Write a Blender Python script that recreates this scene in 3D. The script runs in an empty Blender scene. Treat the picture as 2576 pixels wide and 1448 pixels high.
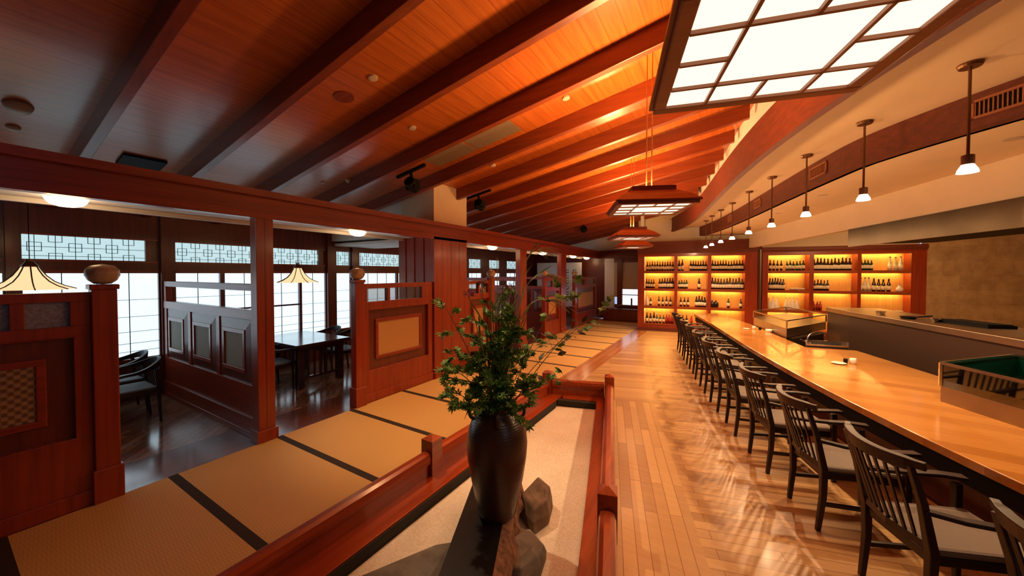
import bpy, bmesh, math, random
from mathutils import Vector, Matrix
random.seed(7)
R = math.radians
SC = bpy.context.scene
# ------------------------------------------------------------------ camera, world, exposure
CH = 1.85
cam_d = bpy.data.cameras.new('camera'); cam = bpy.data.objects.new('camera', cam_d)
SC.collection.objects.link(cam); SC.camera = cam
cam_d.sensor_width = 36.0; cam_d.lens = 887.0/2576*36; cam_d.shift_y = -18.42/2576
cam_d.clip_start = .05
YAW = math.atan(529/887.0)
cam.location = (0, 0, CH); cam.rotation_euler = (R(90-1.2), 0, YAW)
w = bpy.data.worlds.new('world'); SC.world = w; w.use_nodes = True
w.node_tree.nodes['Background'].inputs[0].default_value = (.45, .62, 1, 1)
w.node_tree.nodes['Background'].inputs[1].default_value = 1.0
vs = SC.view_settings
vs.view_transform = 'Standard'; vs.look = 'None'; vs.exposure = 0.0; vs.gamma = 1.0; vs.use_curve_mapping = False
WARM = (1, .48, .17); WARM2 = (1, .56, .25)

def lamp(name, kind, loc, energy, color, aim=None, size=.1, spot=None, blend=.6, sy=None):
    d = bpy.data.lights.new(name, kind); o = bpy.data.objects.new(name, d); SC.collection.objects.link(o)
    d.energy = energy; d.color = color; o.location = loc
    if kind == 'AREA':
        d.size = size
        if sy: d.shape = 'RECTANGLE'; d.size_y = sy
    else: d.shadow_soft_size = size
    if spot: d.spot_size = R(spot); d.spot_blend = blend
    if aim: o.rotation_euler = (Vector(aim)-Vector(loc)).to_track_quat('-Z', 'Y').to_euler()
    return o

# ------------------------------------------------------------------ materials
MATS = {}
def nm(name):
    m = bpy.data.materials.new(name); m.use_nodes = True; MATS[name] = m
    nt = m.node_tree; b = nt.nodes['Principled BSDF']
    return m, nt, b
def setb(b, col=None, rough=.5, metal=0, coat=0, spec=None, trans=0, alpha=None):
    if col: b.inputs['Base Color'].default_value = (*col, 1)
    b.inputs['Roughness'].default_value = rough; b.inputs['Metallic'].default_value = metal
    b.inputs['Coat Weight'].default_value = coat; b.inputs['Coat Roughness'].default_value = .15
    if spec is not None: b.inputs['Specular IOR Level'].default_value = spec
    b.inputs['Transmission Weight'].default_value = trans
def N(nt, t, **k):
    n = nt.nodes.new(t)
    for a, v in k.items():
        if a.startswith('i_'): n.inputs[a[2:].replace('_', ' ')].default_value = v
        else: setattr(n, a, v)
    return n
def ramp(nt, fac, cols, pos=None):
    r = nt.nodes.new('ShaderNodeValToRGB'); e = r.color_ramp.elements
    pos = pos or [i/(len(cols)-1) for i in range(len(cols))]
    e[0].position = pos[0]; e[0].color = (*cols[0], 1); e[1].position = pos[-1]; e[1].color = (*cols[-1], 1)
    for p, c in zip(pos[1:-1], cols[1:-1]):
        x = e.new(p); x.color = (*c, 1)
    nt.links.new(fac, r.inputs[0]); return r.outputs[0]
def mix(nt, f, a, b, mode='MIX'):
    m = nt.nodes.new('ShaderNodeMix'); m.data_type = 'RGBA'; m.blend_type = mode
    if isinstance(f, (int, float)): m.inputs[0].default_value = f
    else: nt.links.new(f, m.inputs[0])
    for i, v in ((6, a), (7, b)):
        if isinstance(v, tuple): m.inputs[i].default_value = (*v, 1)
        else: nt.links.new(v, m.inputs[i])
    return m.outputs[2]
def math_n(nt, op, a, b=0.0):
    n = nt.nodes.new('ShaderNodeMath'); n.operation = op
    for i, v in ((0, a), (1, b)):
        if isinstance(v, (int, float)): n.inputs[i].default_value = v
        else: nt.links.new(v, n.inputs[i])
    return n.outputs[0]
def coords(nt, scale=(1, 1, 1), rot=(0, 0, 0), out='Object'):
    tc = nt.nodes.new('ShaderNodeTexCoord'); mp = nt.nodes.new('ShaderNodeMapping')
    mp.inputs['Scale'].default_value = scale; mp.inputs['Rotation'].default_value = rot
    nt.links.new(tc.outputs[out], mp.inputs[0]); return mp.outputs[0]
def grain(nt, vec, det=3.0, sc=1.0):
    n = N(nt, 'ShaderNodeTexNoise', i_Scale=sc, i_Detail=det, i_Roughness=.6); nt.links.new(vec, n.inputs['Vector'])
    return n.outputs[0]
def wood(name, c1, c2, axis='Z', rough=.35, coat=.3, fine=26):
    m, nt, b = nm(name); setb(b, rough=rough, coat=coat)
    s = {'X': (1.2, fine, fine), 'Y': (fine, 1.2, fine), 'Z': (fine, fine, 1.2)}[axis]
    g = grain(nt, coords(nt, s))
    nt.links.new(ramp(nt, g, [c1, c2], [.3, .72]), b.inputs['Base Color']); return m
def flat(name, col, rough=.5, metal=0, coat=0, spec=None, var=0.0, vs_=8):
    m, nt, b = nm(name); setb(b, col, rough, metal, coat, spec)
    if var:
        g = grain(nt, coords(nt, (vs_,)*3))
        nt.links.new(ramp(nt, g, [tuple(c*(1-var) for c in col), tuple(min(1, c*(1+var)) for c in col)], [.3, .7]), b.inputs['Base Color'])
    return m
def emis(name, col, st):
    m, nt, b = nm(name); setb(b, (.0, .0, .0), .8, spec=0)
    b.inputs['Base Color'].default_value = (*[min(1, c) for c in (.6, .6, .6)], 1)
    b.inputs['Emission Color'].default_value = (*col, 1); b.inputs['Emission Strength'].default_value = st; return m

RED1, RED2 = (.20, .022, .005), (.34, .042, .008)
wood('panel_wood_z', RED1, RED2, 'Z'); wood('panel_wood_y', RED1, RED2, 'Y'); wood('panel_wood_x', RED1, RED2, 'X')
wood('dark_panel_wood', (.10, .016, .006), (.17, .03, .010), 'Z', .35, .25)
wood('rafter_wood', (.17, .028, .005), (.26, .048, .009), 'X', .42, .1)
wood('cornice_wood', (.10, .017, .005), (.17, .029, .008), 'Y', .6, 0)
wood('chair_wood', (.012, .005, .004), (.024, .009, .006), 'Z', .42, .1)
wood('table_wood', (.03, .014, .010), (.055, .024, .015), 'X', .16, 1.0)
wood('shelf_wood', (.26, .05, .012), (.38, .08, .02), 'X', .4, .15)
wood('shelf_back', (.58, .32, .09), (.72, .42, .13), 'Z', .5, 0)
wood('lantern_wood', (.28, .085, .03), (.40, .13, .05), 'X', .45, .1)
wood('rail_wood', (.24, .034, .008), (.40, .066, .015), 'Y', .28, .35)
flat('plaster_ochre', (.74, .55, .27), .8, var=.03, vs_=3)
flat('plaster', (.76, .63, .43), .8, var=.03, vs_=3)
flat('plaster_white', (.80, .78, .74), .8, var=.03, vs_=3)
flat('screen_white', (.78, .78, .80), .8)
flat('steel', (.62, .60, .57), .22, 1.0, var=.06, vs_=3)
flat('brushed_steel', (.40, .33, .24), .32, 1.0, var=.12, vs_=2)
flat('dark_steel', (.055, .032, .022), .42, .3)
flat('hood_steel', (.10, .068, .038), .30, 1.0, var=.15, vs_=2)
flat('black', (.006, .006, .007), .7, spec=.2)
flat('black_lacquer', (.008, .006, .006), .35)
flat('kumiko', (.012, .02, .035), .6)
flat('shoji_bar', (.16, .13, .10), .6)
flat('tatami_border', (.030, .022, .017), .85)
flat('pit_edge', (.022, .018, .014), .9)
flat('cushion', (.19, .165, .14), .8, var=.06, vs_=40)
flat('cushion_blue', (.12, .15, .19), .6)
flat('stone_ball', (.44, .32, .21), .3, var=.45, vs_=9)
flat('rock', (.17, .105, .065), .85, var=.5, vs_=7)
flat('rock_grey', (.17, .145, .12), .8, var=.4, vs_=6)
flat('bark', (.20, .09, .045), .9, var=.6, vs_=22)
flat('paper_blind', (.55, .43, .27), .8, var=.05)
flat('ceramic', (.82, .80, .76), .25)
flat('bronze', (.20, .10, .05), .35, .7)
flat('brass', (.65, .38, .15), .3, 1.0)
flat('vent_grey', (.20, .15, .10), .6, var=.2, vs_=60)
flat('detector_white', (.55, .45, .36), .5)
flat('leaf', (.13, .29, .05), .5, var=.45, vs_=30)
flat('leaf_light', (.22, .38, .08), .5, var=.4, vs_=30)
flat('leaf_brown', (.07, .06, .03), .6, var=.4, vs_=30)
flat('stem', (.13, .12, .04), .6)
flat('reed', (.50, .42, .20), .6)
flat('petal', (.24, .02, .10), .6)
flat('frost_glass', (.24, .27, .36), .5, var=.35, vs_=50)
flat('bottle_dark', (.012, .010, .008), .12, coat=.4)
flat('bottle_green', (.02, .07, .025), .12, coat=.4)
flat('bottle_clear', (.70, .68, .52), .12)
flat('bottle_white', (.85, .85, .74), .3)
flat('bottle_red', (.35, .03, .02), .2)
flat('label', (.88, .82, .62), .7)
flat('cap', (.10, .02, .02), .4)
flat('glass_green', (.003, .035, .022), .06, coat=.5)
flat('foil', (.7, .55, .3), .3, .8)

def weave(name, c1, c2, nx, ny, axes=('X', 'Z')):
    m, nt, b = nm(name); setb(b, rough=.7)
    tc = nt.nodes.new('ShaderNodeTexCoord'); sx = nt.nodes.new('ShaderNodeSeparateXYZ'); nt.links.new(tc.outputs['Object'], sx.inputs[0])
    a = math_n(nt, 'SINE', math_n(nt, 'MULTIPLY', sx.outputs[axes[0]], nx)); c = math_n(nt, 'SINE', math_n(nt, 'MULTIPLY', sx.outputs[axes[1]], ny))
    f = math_n(nt, 'ADD', math_n(nt, 'MULTIPLY', math_n(nt, 'MULTIPLY', a, c), .5), .5)
    nt.links.new(ramp(nt, f, [c1, c2], [.25, .75]), b.inputs['Base Color']); return m
weave('woven_gold', (.46, .25, .08), (.58, .33, .12), 420, 420, ('Y', 'Z'))
weave('woven_brown', (.14, .07, .03), (.36, .24, .12), 110, 110, ('Y', 'Z'))
weave('woven_grey', (.20, .18, .14), (.36, .33, .26), 12, 260, ('X', 'Z'))
weave('tatami_weave', (.60, .40, .145), (.68, .47, .18), 330, 40, ('Y', 'X'))
# ceiling boards: grooves running along Y
def plank_ceiling():
    m, nt, b = nm('ceiling_planks'); setb(b, rough=.30, coat=.15)
    tc = nt.nodes.new('ShaderNodeTexCoord'); sx = nt.nodes.new('ShaderNodeSeparateXYZ'); nt.links.new(tc.outputs['Object'], sx.inputs[0])
    u = math_n(nt, 'FRACT', math_n(nt, 'DIVIDE', sx.outputs['X'], .155))
    g = math_n(nt, 'LESS_THAN', u, .035)
    gr = grain(nt, coords(nt, (30, 1.4, 30)))
    col = ramp(nt, gr, [(.38, .088, .013), (.54, .145, .024)], [.3, .7])
    nt.links.new(mix(nt, g, col, (.24, .055, .012)), b.inputs['Base Color'])
plank_ceiling()
def boards(name, c1, c2, mortar, w_, h_, rot=0.0, rough=.28, coat=.35, gap=.004, out='Object', second=None):
    m, nt, b = nm(name); setb(b, rough=rough, coat=coat)
    def brick(r):
        v = coords(nt, (1, 1, 1), (0, 0, r), out)
        br = nt.nodes.new('ShaderNodeTexBrick'); nt.links.new(v, br.inputs['Vector'])
        for k, x in (('Color1', (0, 0, 0, 1)), ('Color2', (1, 1, 1, 1)), ('Mortar', (.5, .5, .5, 1)), ('Scale', 1), ('Mortar Size', gap), ('Brick Width', w_), ('Row Height', h_), ('Bias', 0)):
            br.inputs[k].default_value = x
        br.offset = .37
        v2 = coords(nt, (2, 30, 30), (0, 0, r), out)
        n = grain(nt, v2, 2.0)
        f = math_n(nt, 'ADD', math_n(nt, 'MULTIPLY', br.outputs['Color'], .6), math_n(nt, 'MULTIPLY', n, .4))
        c = ramp(nt, f, [c1, c2], [.1, .85])
        return mix(nt, br.outputs['Fac'], c, mortar)
    c = brick(rot)
    if second:
        r2, ox, oy, nx, ny, lim, dx, dy, lim2 = second
        c2_ = brick(r2)
        tc = nt.nodes.new('ShaderNodeTexCoord'); sx = nt.nodes.new('ShaderNodeSeparateXYZ'); nt.links.new(tc.outputs['Object'], sx.inputs[0])
        def dot(ax, ay, o): return math_n(nt, 'SUBTRACT', math_n(nt, 'ADD', math_n(nt, 'MULTIPLY', sx.outputs['X'], ax), math_n(nt, 'MULTIPLY', sx.outputs['Y'], ay)), o)
        f1 = math_n(nt, 'LESS_THAN', dot(nx, ny, ox*nx+oy*ny), lim); f2 = math_n(nt, 'LESS_THAN', dot(dx, dy, ox*dx+oy*dy), lim2)
        c = mix(nt, math_n(nt, 'MULTIPLY', f1, f2), c, c2_)
    nt.links.new(c, b.inputs['Base Color']); return m
ANG = math.atan2(-.263, .965)   # direction of the railing by the aisle: (-.263,.965)
DRX, DRY = -.263, .965
boards('floor_oak', (.34, .18, .070), (.60, .38, .165), (.24, .10, .038), 1.1, .09, rot=-(.266), rough=.34, coat=.12, gap=.0025,
       second=(-(.266+R(90)), -.65, 2.35, DRY, -DRX, .62, DRX, DRY, 2.9))
boards('floor_border', (.40, .15, .05), (.58, .25, .09), (.2, .07, .03), 1.8, .14, rot=R(90), rough=.2)
boards('floor_booth', (.20, .09, .05), (.46, .25, .15), (.06, .02, .01), .45, .09, rot=R(45), rough=.15, coat=1.0)
boards('floor_booth_edge', (.13, .035, .016), (.19, .055, .025), (.06, .02, .01), 1.5, .15, rot=R(90), rough=.15, coat=1.0)
boards('counter_wood', (.40, .16, .03), (.62, .30, .07), (.40, .15, .04), 2.2, .16, rot=R(10), rough=.16, coat=.5, gap=.0)
def stonewall():
    m, nt, b = nm('stone_tiles'); setb(b, rough=.6)
    v = coords(nt, (1, 1, 1), (R(90), 0, 0))
    br = nt.nodes.new('ShaderNodeTexBrick'); nt.links.new(v, br.inputs['Vector'])
    for k, x in (('Color1', (.42, .30, .14, 1)), ('Color2', (.60, .44, .22, 1)), ('Mortar', (.25, .18, .09, 1)), ('Scale', 1), ('Mortar Size', .004), ('Brick Width', .62), ('Row Height', .36)):
        br.inputs[k].default_value = x
    n = grain(nt, coords(nt, (4, 4, 4)), 4)
    nt.links.new(mix(nt, .6, br.outputs['Color'], ramp(nt, n, [(.25, .16, .08), (.55, .42, .24)], [.3, .7])), b.inputs['Base Color'])
stonewall()
def gravel():
    m, nt, b = nm('white_sand'); setb(b, rough=.9)
    n = grain(nt, coords(nt, (60, 60, 60)), 3); n2 = grain(nt, coords(nt, (3, 3, 3)), 3)
    c = mix(nt, .5, ramp(nt, n, [(.60, .52, .40), (.86, .80, .68)], [.35, .65]), ramp(nt, n2, [(.66, .58, .45), (.84, .78, .66)], [.3, .7]))
    nt.links.new(c, b.inputs['Base Color'])
    bp = nt.nodes.new('ShaderNodeBump'); bp.inputs['Strength'].default_value = .3; bp.inputs['Distance'].default_value = .01
    nt.links.new(n, bp.inputs['Height']); nt.links.new(bp.outputs[0], b.inputs['Normal'])
gravel()
def vasemat():
    m, nt, b = nm('glazed_brown'); setb(b, rough=.32, coat=.25)
    n = grain(nt, coords(nt, (6, 6, 2)), 4)
    nt.links.new(ramp(nt, n, [(.035, .018, .013), (.10, .045, .025)], [.3, .7]), b.inputs['Base Color'])
    w_ = N(nt, 'ShaderNodeTexWave', i_Scale=24, i_Distortion=.5); w_.bands_direction = 'Z'
    nt.links.new(coords(nt), w_.inputs['Vector'])
    bp = nt.nodes.new('ShaderNodeBump'); bp.inputs['Strength'].default_value = .12; bp.inputs['Distance'].default_value = .01
    nt.links.new(w_.outputs[1], bp.inputs['Height']); nt.links.new(bp.outputs[0], b.inputs['Normal'])
vasemat()
def clear_glass(name, tint, rough=.02, mixf=.85):
    m, nt, b = nm(name)
    out = nt.nodes['Material Output']; g = nt.nodes.new('ShaderNodeBsdfGlossy'); g.inputs['Roughness'].default_value = rough
    t = nt.nodes.new('ShaderNodeBsdfTransparent'); t.inputs[0].default_value = (*tint, 1)
    mx = nt.nodes.new('ShaderNodeMixShader'); mx.inputs[0].default_value = mixf
    nt.links.new(g.outputs[0], mx.inputs[1]); nt.links.new(t.outputs[0], mx.inputs[2]); nt.links.new(mx.outputs[0], out.inputs[0])
clear_glass('clear_glass', (.92, .96, .93)); clear_glass('green_glass', (.03, .20, .13), .03, .8)
clear_glass('partition_glass', (.75, .72, .70), .08, .8)
emis('shoji_paper', (.66, .88, 1.0), 1.35)
emis('transom_sky', (.62, .93, 1.0), .80)
emis('lantern_paper', (1, .86, .62), 1.45)
emis('dome_glass', (1, .80, .50), 5.0)
emis('bulb', (1, .72, .42), 22.0)
emis('booth_shade', (1, .66, .34), 1.1)
emis('led_strip', (1, .56, .14), 70.0)
emis('outdoor_light', (.80, .93, 1.0), 1.1)
emis('downlight_bulb', (1, .62, .34), 6.0)

# ------------------------------------------------------------------ mesh helpers
class MB:
    def __init__(s): s.bm = bmesh.new(); s.mi = 0
    def _f(s, vs):
        try:
            f = s.bm.faces.new(vs); f.material_index = s.mi; return f
        except ValueError: return None
    def box(s, x0, y0, z0, x1, y1, z1):
        v = [s.bm.verts.new(p) for p in ((x0,y0,z0),(x1,y0,z0),(x1,y1,z0),(x0,y1,z0),(x0,y0,z1),(x1,y0,z1),(x1,y1,z1),(x0,y1,z1))]
        for q in ((0,3,2,1),(4,5,6,7),(0,1,5,4),(1,2,6,5),(2,3,7,6),(3,0,4,7)): s._f([v[i] for i in q])
        return s
    def hexa(s, p):   # 8 points: bottom 4 ccw, top 4 ccw
        v = [s.bm.verts.new(q) for q in p]
        for q in ((0,3,2,1),(4,5,6,7),(0,1,5,4),(1,2,6,5),(2,3,7,6),(3,0,4,7)): s._f([v[i] for i in q])
        return s
    def prism(s, pts, z0, z1):
        a = [s.bm.verts.new((p[0], p[1], z0)) for p in pts]; b = [s.bm.verts.new((p[0], p[1], z1)) for p in pts]
        n = len(pts); s._f(a[::-1]); s._f(b)
        for i in range(n): s._f([a[i], a[(i+1) % n], b[(i+1) % n], b[i]])
        return s
    def sweep(s, path, prof, closed=True, up=(0, 0, 1)):
        """prof: (side, up) points; path: 3-D points."""
        P = [Vector(p) for p in path]; rings = []
        for i, p in enumerate(P):
            t = (P[min(i+1, len(P)-1)] - P[max(i-1, 0)]).normalized(); sd = t.cross(Vector(up)).normalized(); u = sd.cross(t).normalized()
            pf = prof(i/(len(P)-1)) if callable(prof) else prof
            rings.append([s.bm.verts.new(p + sd*a + u*b) for a, b in pf])
        n = len(rings[0])
        for i in range(len(rings)-1):
            for j in range(n if closed else n-1):
                s._f([rings[i][j], rings[i][(j+1) % n], rings[i+1][(j+1) % n], rings[i+1][j]])
        if closed: s._f(rings[0][::-1]); s._f(rings[-1])
        return s
    def bar(s, a, b, w0, d0, w1=None, d1=None, up=(0, 1, 0)):
        w1 = w0 if w1 is None else w1; d1 = d0 if d1 is None else d1
        return s.sweep([a, b], lambda t: [(-(w0+(w1-w0)*t)/2, -(d0+(d1-d0)*t)/2), ((w0+(w1-w0)*t)/2, -(d0+(d1-d0)*t)/2), ((w0+(w1-w0)*t)/2, (d0+(d1-d0)*t)/2), (-(w0+(w1-w0)*t)/2, (d0+(d1-d0)*t)/2)], up=up)
    def tube(s, path, r, n=8, r1=None):
        r1 = r if r1 is None else r1
        d = Vector(path[-1]) - Vector(path[0]); up = (0, 0, 1) if abs(d.normalized().z) < .9 else (0, 1, 0)
        return s.sweep(path, lambda t: [((r+(r1-r)*t)*math.cos(6.2832*k/n), (r+(r1-r)*t)*math.sin(6.2832*k/n)) for k in range(n)], up=up)
    def lathe(s, prof, c=(0, 0, 0), n=24, mats=None):
        rings = []
        for r, z in prof:
            rings.append([s.bm.verts.new((c[0]+max(r, 1e-4)*math.cos(6.28318*k/n), c[1]+max(r, 1e-4)*math.sin(6.28318*k/n), c[2]+z)) for k in range(n)])
        for i in range(len(rings)-1):
            if mats: s.mi = mats[i]
            for k in range(n): s._f([rings[i][k], rings[i][(k+1) % n], rings[i+1][(k+1) % n], rings[i+1][k]])
        s._f(rings[0][::-1]); s._f(rings[-1]); return s
    def ribbon(s, a, b):   # two lists of 3-D points -> strip
        A = [s.bm.verts.new(p) for p in a]; B = [s.bm.verts.new(p) for p in b]
        for i in range(len(A)-1): s._f([A[i], A[i+1], B[i+1], B[i]])
        return s
    def quad(s, *p): s._f([s.bm.verts.new(q) for q in p]); return s
    def build(s, name, mat, parent=None, bevel=0, smooth=False, loc=None):
        if smooth: bmesh.ops.remove_doubles(s.bm, verts=s.bm.verts, dist=1e-5)
        bmesh.ops.recalc_face_normals(s.bm, faces=s.bm.faces)
        me = bpy.data.meshes.new(name); s.bm.to_mesh(me); s.bm.free()
        for m in (mat if isinstance(mat, (list, tuple)) else [mat]): me.materials.append(MATS[m])
        if smooth:
            for p in me.polygons: p.use_smooth = True
        o = bpy.data.objects.new(name, me); SC.collection.objects.link(o)
        if bevel:
            md = o.modifiers.new('bev', 'BEVEL'); md.width = bevel; md.segments = 2; md.limit_method = 'ANGLE'
        if parent: o.parent = parent
        if loc: o.location = loc
        return o
def tag(o, label=None, cat=None, group=None, kind=None):
    if label: o['label'] = label
    if cat: o['category'] = cat
    if group: o['group'] = group
    if kind: o['kind'] = kind
    return o
def thing(name, label, cat, loc=(0, 0, 0), rz=0, group=None):
    o = bpy.data.objects.new(name, None); SC.collection.objects.link(o); o.location = loc; o.rotation_euler = (0, 0, rz)
    o.empty_display_size = .1
    return tag(o, label, cat, group)
def struct(name, mb, mat, parent=None, **k):
    o = mb.build(name, mat, parent, **k)
    if not parent: o['kind'] = 'structure'
    return o
KIDS = {}
def copy_tree(o, parent=None):
    c = o.copy(); SC.collection.objects.link(c); c.parent = parent
    for ch in [x for x in SC.collection.objects if x.parent == o]: copy_tree(ch, c)
    return c
def dup(root, loc, rz, label, scale=None):
    c = copy_tree(root); c.location = loc; c.rotation_euler = (0, 0, rz); c['label'] = label
    if scale: c.scale = scale
    return c
ORD = 'first second third fourth fifth sixth seventh eighth ninth tenth eleventh twelfth thirteenth fourteenth fifteenth sixteenth seventeenth eighteenth nineteenth twentieth'.split()

# ------------------------------------------------------------------ curves of the bar
def fx(y): return -.00266*y**3+.06301*y*y-.70838*y+3.03247          # counter front edge (plan)
def b1x(y): return -.00381*y**3+.08494*y*y-.80466*y+2.7605           # curved fascia over the chairs
def b2x(y):                                                            # inner curved fascia
    return fx(y)+.61+.27*max(0, 5.4-y)**1.5
def curve(fn, y0, y1, n, off=0.0, z=None):
    out = []
    for i in range(n+1):
        y = y0+(y1-y0)*i/n; d = (fn(y+.01)-fn(y-.01))/.02; t = Vector((d, 1)).normalized(); nx, ny = t.y, -t.x   # to +x side
        p = (fn(y)+nx*off, y+ny*off); out.append(p if z is None else (p[0], p[1], z))
    return out
WD = Vector((.986, .168)); WN = Vector((-.168, .986)); WO = Vector((-2.37, 12.0))
def wp(s, d, z=None):
    p = WO+WD*s+WN*d; return (p.x, p.y) if z is None else (p.x, p.y, z)
WROT = math.atan2(.168, .986)
SL = .178
def cz(x): return 3.431+SL*(x+4.3)       # ceiling boards height at x
LX = -4.3; WX = -7.4

# ------------------------------------------------------------------ shell
def build_shell():
    struct('floor', MB().box(-2.06, -3, -.1, 7.2, 14.4, 0), 'floor_oak')
    struct('floor_border', MB().box(-2.45, 4.95, -.1, -2.06, 14.4, 0), 'floor_border')
    struct('floor_base', MB().box(-2.45, -3, -.12, -2.06, 4.95, -.02), 'tatami_border')
    struct('floor_booth', MB().box(WX-.1, -3, -.1, -4.95, 14.4, 0), 'floor_booth')
    struct('floor_booth_edge', MB().box(-4.95, -3, -.1, -4.305, 14.4, 0), 'floor_booth_edge')
    struct('floor_under_mats', MB().box(-4.305, -3, -.12, -2.45, 14.4, -.05), 'tatami_border')
    # sloping board ceiling
    x0, x1 = WX-.15, 2.4
    struct('ceiling', MB().hexa([(x0, -3, cz(x0)), (x1, -3, cz(x1)), (x1, 14.4, cz(x1)), (x0, 14.4, cz(x0)),
                                 (x0, -3, cz(x0)+.1), (x1, -3, cz(x1)+.1), (x1, 14.4, cz(x1)+.1), (x0, 14.4, cz(x0)+.1)]), 'ceiling_planks')
    # flat white ceiling over the seats, then the lower one over the kitchen
    a = curve(b1x, .3, 12.5, 40, 0, 3.3); b = [(7.2, p[1], 3.3) for p in a]
    struct('ceiling_bar', MB().ribbon(a, [(min(b2x(max(p[1], .3))+.1, 7.2), p[1], 3.3) for p in a]), 'plaster')
    a = curve(b2x, 1.0, 13.4, 40, .05, 3.02)
    struct('ceiling_kitchen', MB().ribbon(a, [(7.2, p[1], 3.02) for p in a]), 'plaster')
    struct('ceiling_cover', MB().box(-.4, -3, 4.9, 7.3, 14.5, 5.0), 'plaster')
    # white drum wall above the outer fascia
    a = curve(b1x, .2, 12.6, 40, .22, 3.5); b = [(p[0], p[1], 4.95) for p in a]
    struct('wall_upper', MB().ribbon(a, b), 'plaster_white')
    a2 = curve(b1x, .2, 12.6, 40, -.02, 3.59)
    struct('trim_1', MB().ribbon(a2, [(p[0], p[1], 3.59) for p in curve(b1x, .2, 12.6, 40, .24, 3.59)]), 'cornice_wood')
    # fascias: face board with a projecting lower lip
    struct('trim_2', MB().sweep(curve(b1x, .2, 12.2, 48, 0, 3.16), [(-.06, 0), (0, 0), (0, .44), (-.06, .44), (-.06, .07), (-.075, .07), (-.075, 0)]), 'cornice_wood')
    tr = struct('trim_3', MB().sweep(curve(b2x, 1.0, 12.55, 52, 0, 3.02), [(-.05, -.0), (.1, 0), (.1, .05), (.0, .05), (0, .285), (-.05, .285)]), 'cornice_wood')
    a = [(.66, 12.5), (1.02, 11.3), (1.42, 9.9), (1.86, 8.17), (2.28, 6.55), (2.525, 5.54), (2.85, 4.4), (3.3, 3.1), (4.1, 1.4)]
    struct('wall_bulkhead', MB().prism(a + [(p[0]+.12, p[1]) for p in a[::-1]], 2.6, 3.02), 'plaster')
    # back walls
    struct('wall_back', MB().prism([wp(-.0, .36), wp(7.0, .36), wp(7.0, .5), wp(-.0, .5)], 0, 5.0), 'plaster')
    o = MB().prism([(0, 0), (3.6, 0), (3.6, .2), (0, .2)], 0, 3.02).build('wall_kitchen', 'stone_tiles'); o['kind'] = 'structure'
    o.location = wp(6.96, .02, 0); o.rotation_euler = (0, 0, WROT)
    struct('wall_right', MB().box(7.2, -3, 0, 7.3, 14.5, 3.1), 'plaster')
    struct('wall_front', MB().box(WX-.2, -3.1, 0, 7.3, -3, 5), 'black_lacquer')
    # far end gable, dark lintel under it, side of the bottle cabinet
    struct('wall_far', MB().box(-8.0, 14.4, 2.7, -2.2, 14.5, 4.6), 'plaster_white')
    struct('wall_far_return', MB().box(-2.3, 12.05, 0, -2.2, 14.5, 4.6), 'plaster_white')
    struct('wall_far_panel', MB().box(-4.15, 14.38, 0, -3.75, 14.5, 2.7), 'plaster_white')
    struct('wall_far_side', MB().box(-8, 14.42, 0, -4.15, 14.5, 2.7), 'dark_panel_wood')
    struct('wall_far_low', MB().box(-3.75, 14.42, 0, -2.2, 14.5, .60), 'dark_panel_wood')
    struct('trim_4', MB().box(-4.3, 14.2, 2.45, -2.3, 14.42, 2.74).box(-4.3, 14.14, 2.70, -2.3, 14.42, 2.76), 'dark_panel_wood')
    # lintel beam over the booths, soffit behind it
    struct('trim_5', MB().box(LX-.10, -3, 2.445, LX, 14.2, 2.52).box(LX-.10, -3, 2.52, LX-.03, 14.2, 2.68).box(LX-.12, -3, 2.68, LX+.03, 14.2, 2.75), 'panel_wood_y')
    struct('ceiling_soffit', MB().box(-5.05, -3, 2.49, LX-.10, 14.2, 2.54), 'plaster_white')
    struct('trim_6', MB().box(-5.10, -3, 2.45, -5.05, 14.2, 2.62), 'plaster_white')
    struct('ceiling_soffit_cross', MB().box(WX, 4.68, 2.45, -5.10, 5.7, 2.50), 'plaster_white')
    # pillar and the white gable behind it
    struct('wall_pillar_upper', MB().box(-5.1, 4.57, 2.75, LX, 5.48, cz(LX)), 'plaster').location = (0, 0, 0)
    struct('wall_gable', MB().hexa([(WX, 4.62, 2.55), (-5.1, 4.62, 2.55), (-5.1, 5.4, 2.55), (WX, 5.4, 2.55), (WX, 4.62, cz(WX)), (-5.1, 4.62, cz(-5.1)), (-5.1, 5.4, cz(-5.1)), (WX, 5.4, cz(WX))]), 'plaster_white')
    p = MB().box(-5.18, 4.57, 0, LX, 5.48, 2.49)
    for x in (-5.0, -4.78, -4.55): p.box(x-.012, 4.553, .1, x+.012, 4.57, 2.49)
    pw = struct('wall_pillar', p, 'panel_wood_z')
    g = MB()
    for y in (4.78, 5.02, 5.26): g.box(LX, y-.005, .1, LX+.002, y+.005, 2.44)
    g.build('groove', 'dark_panel_wood', pw)
    MB().box(LX, 4.57, 0, LX+.02, 5.48, .12).build('plinth', 'panel_wood_y', pw)
build_shell()

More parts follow.
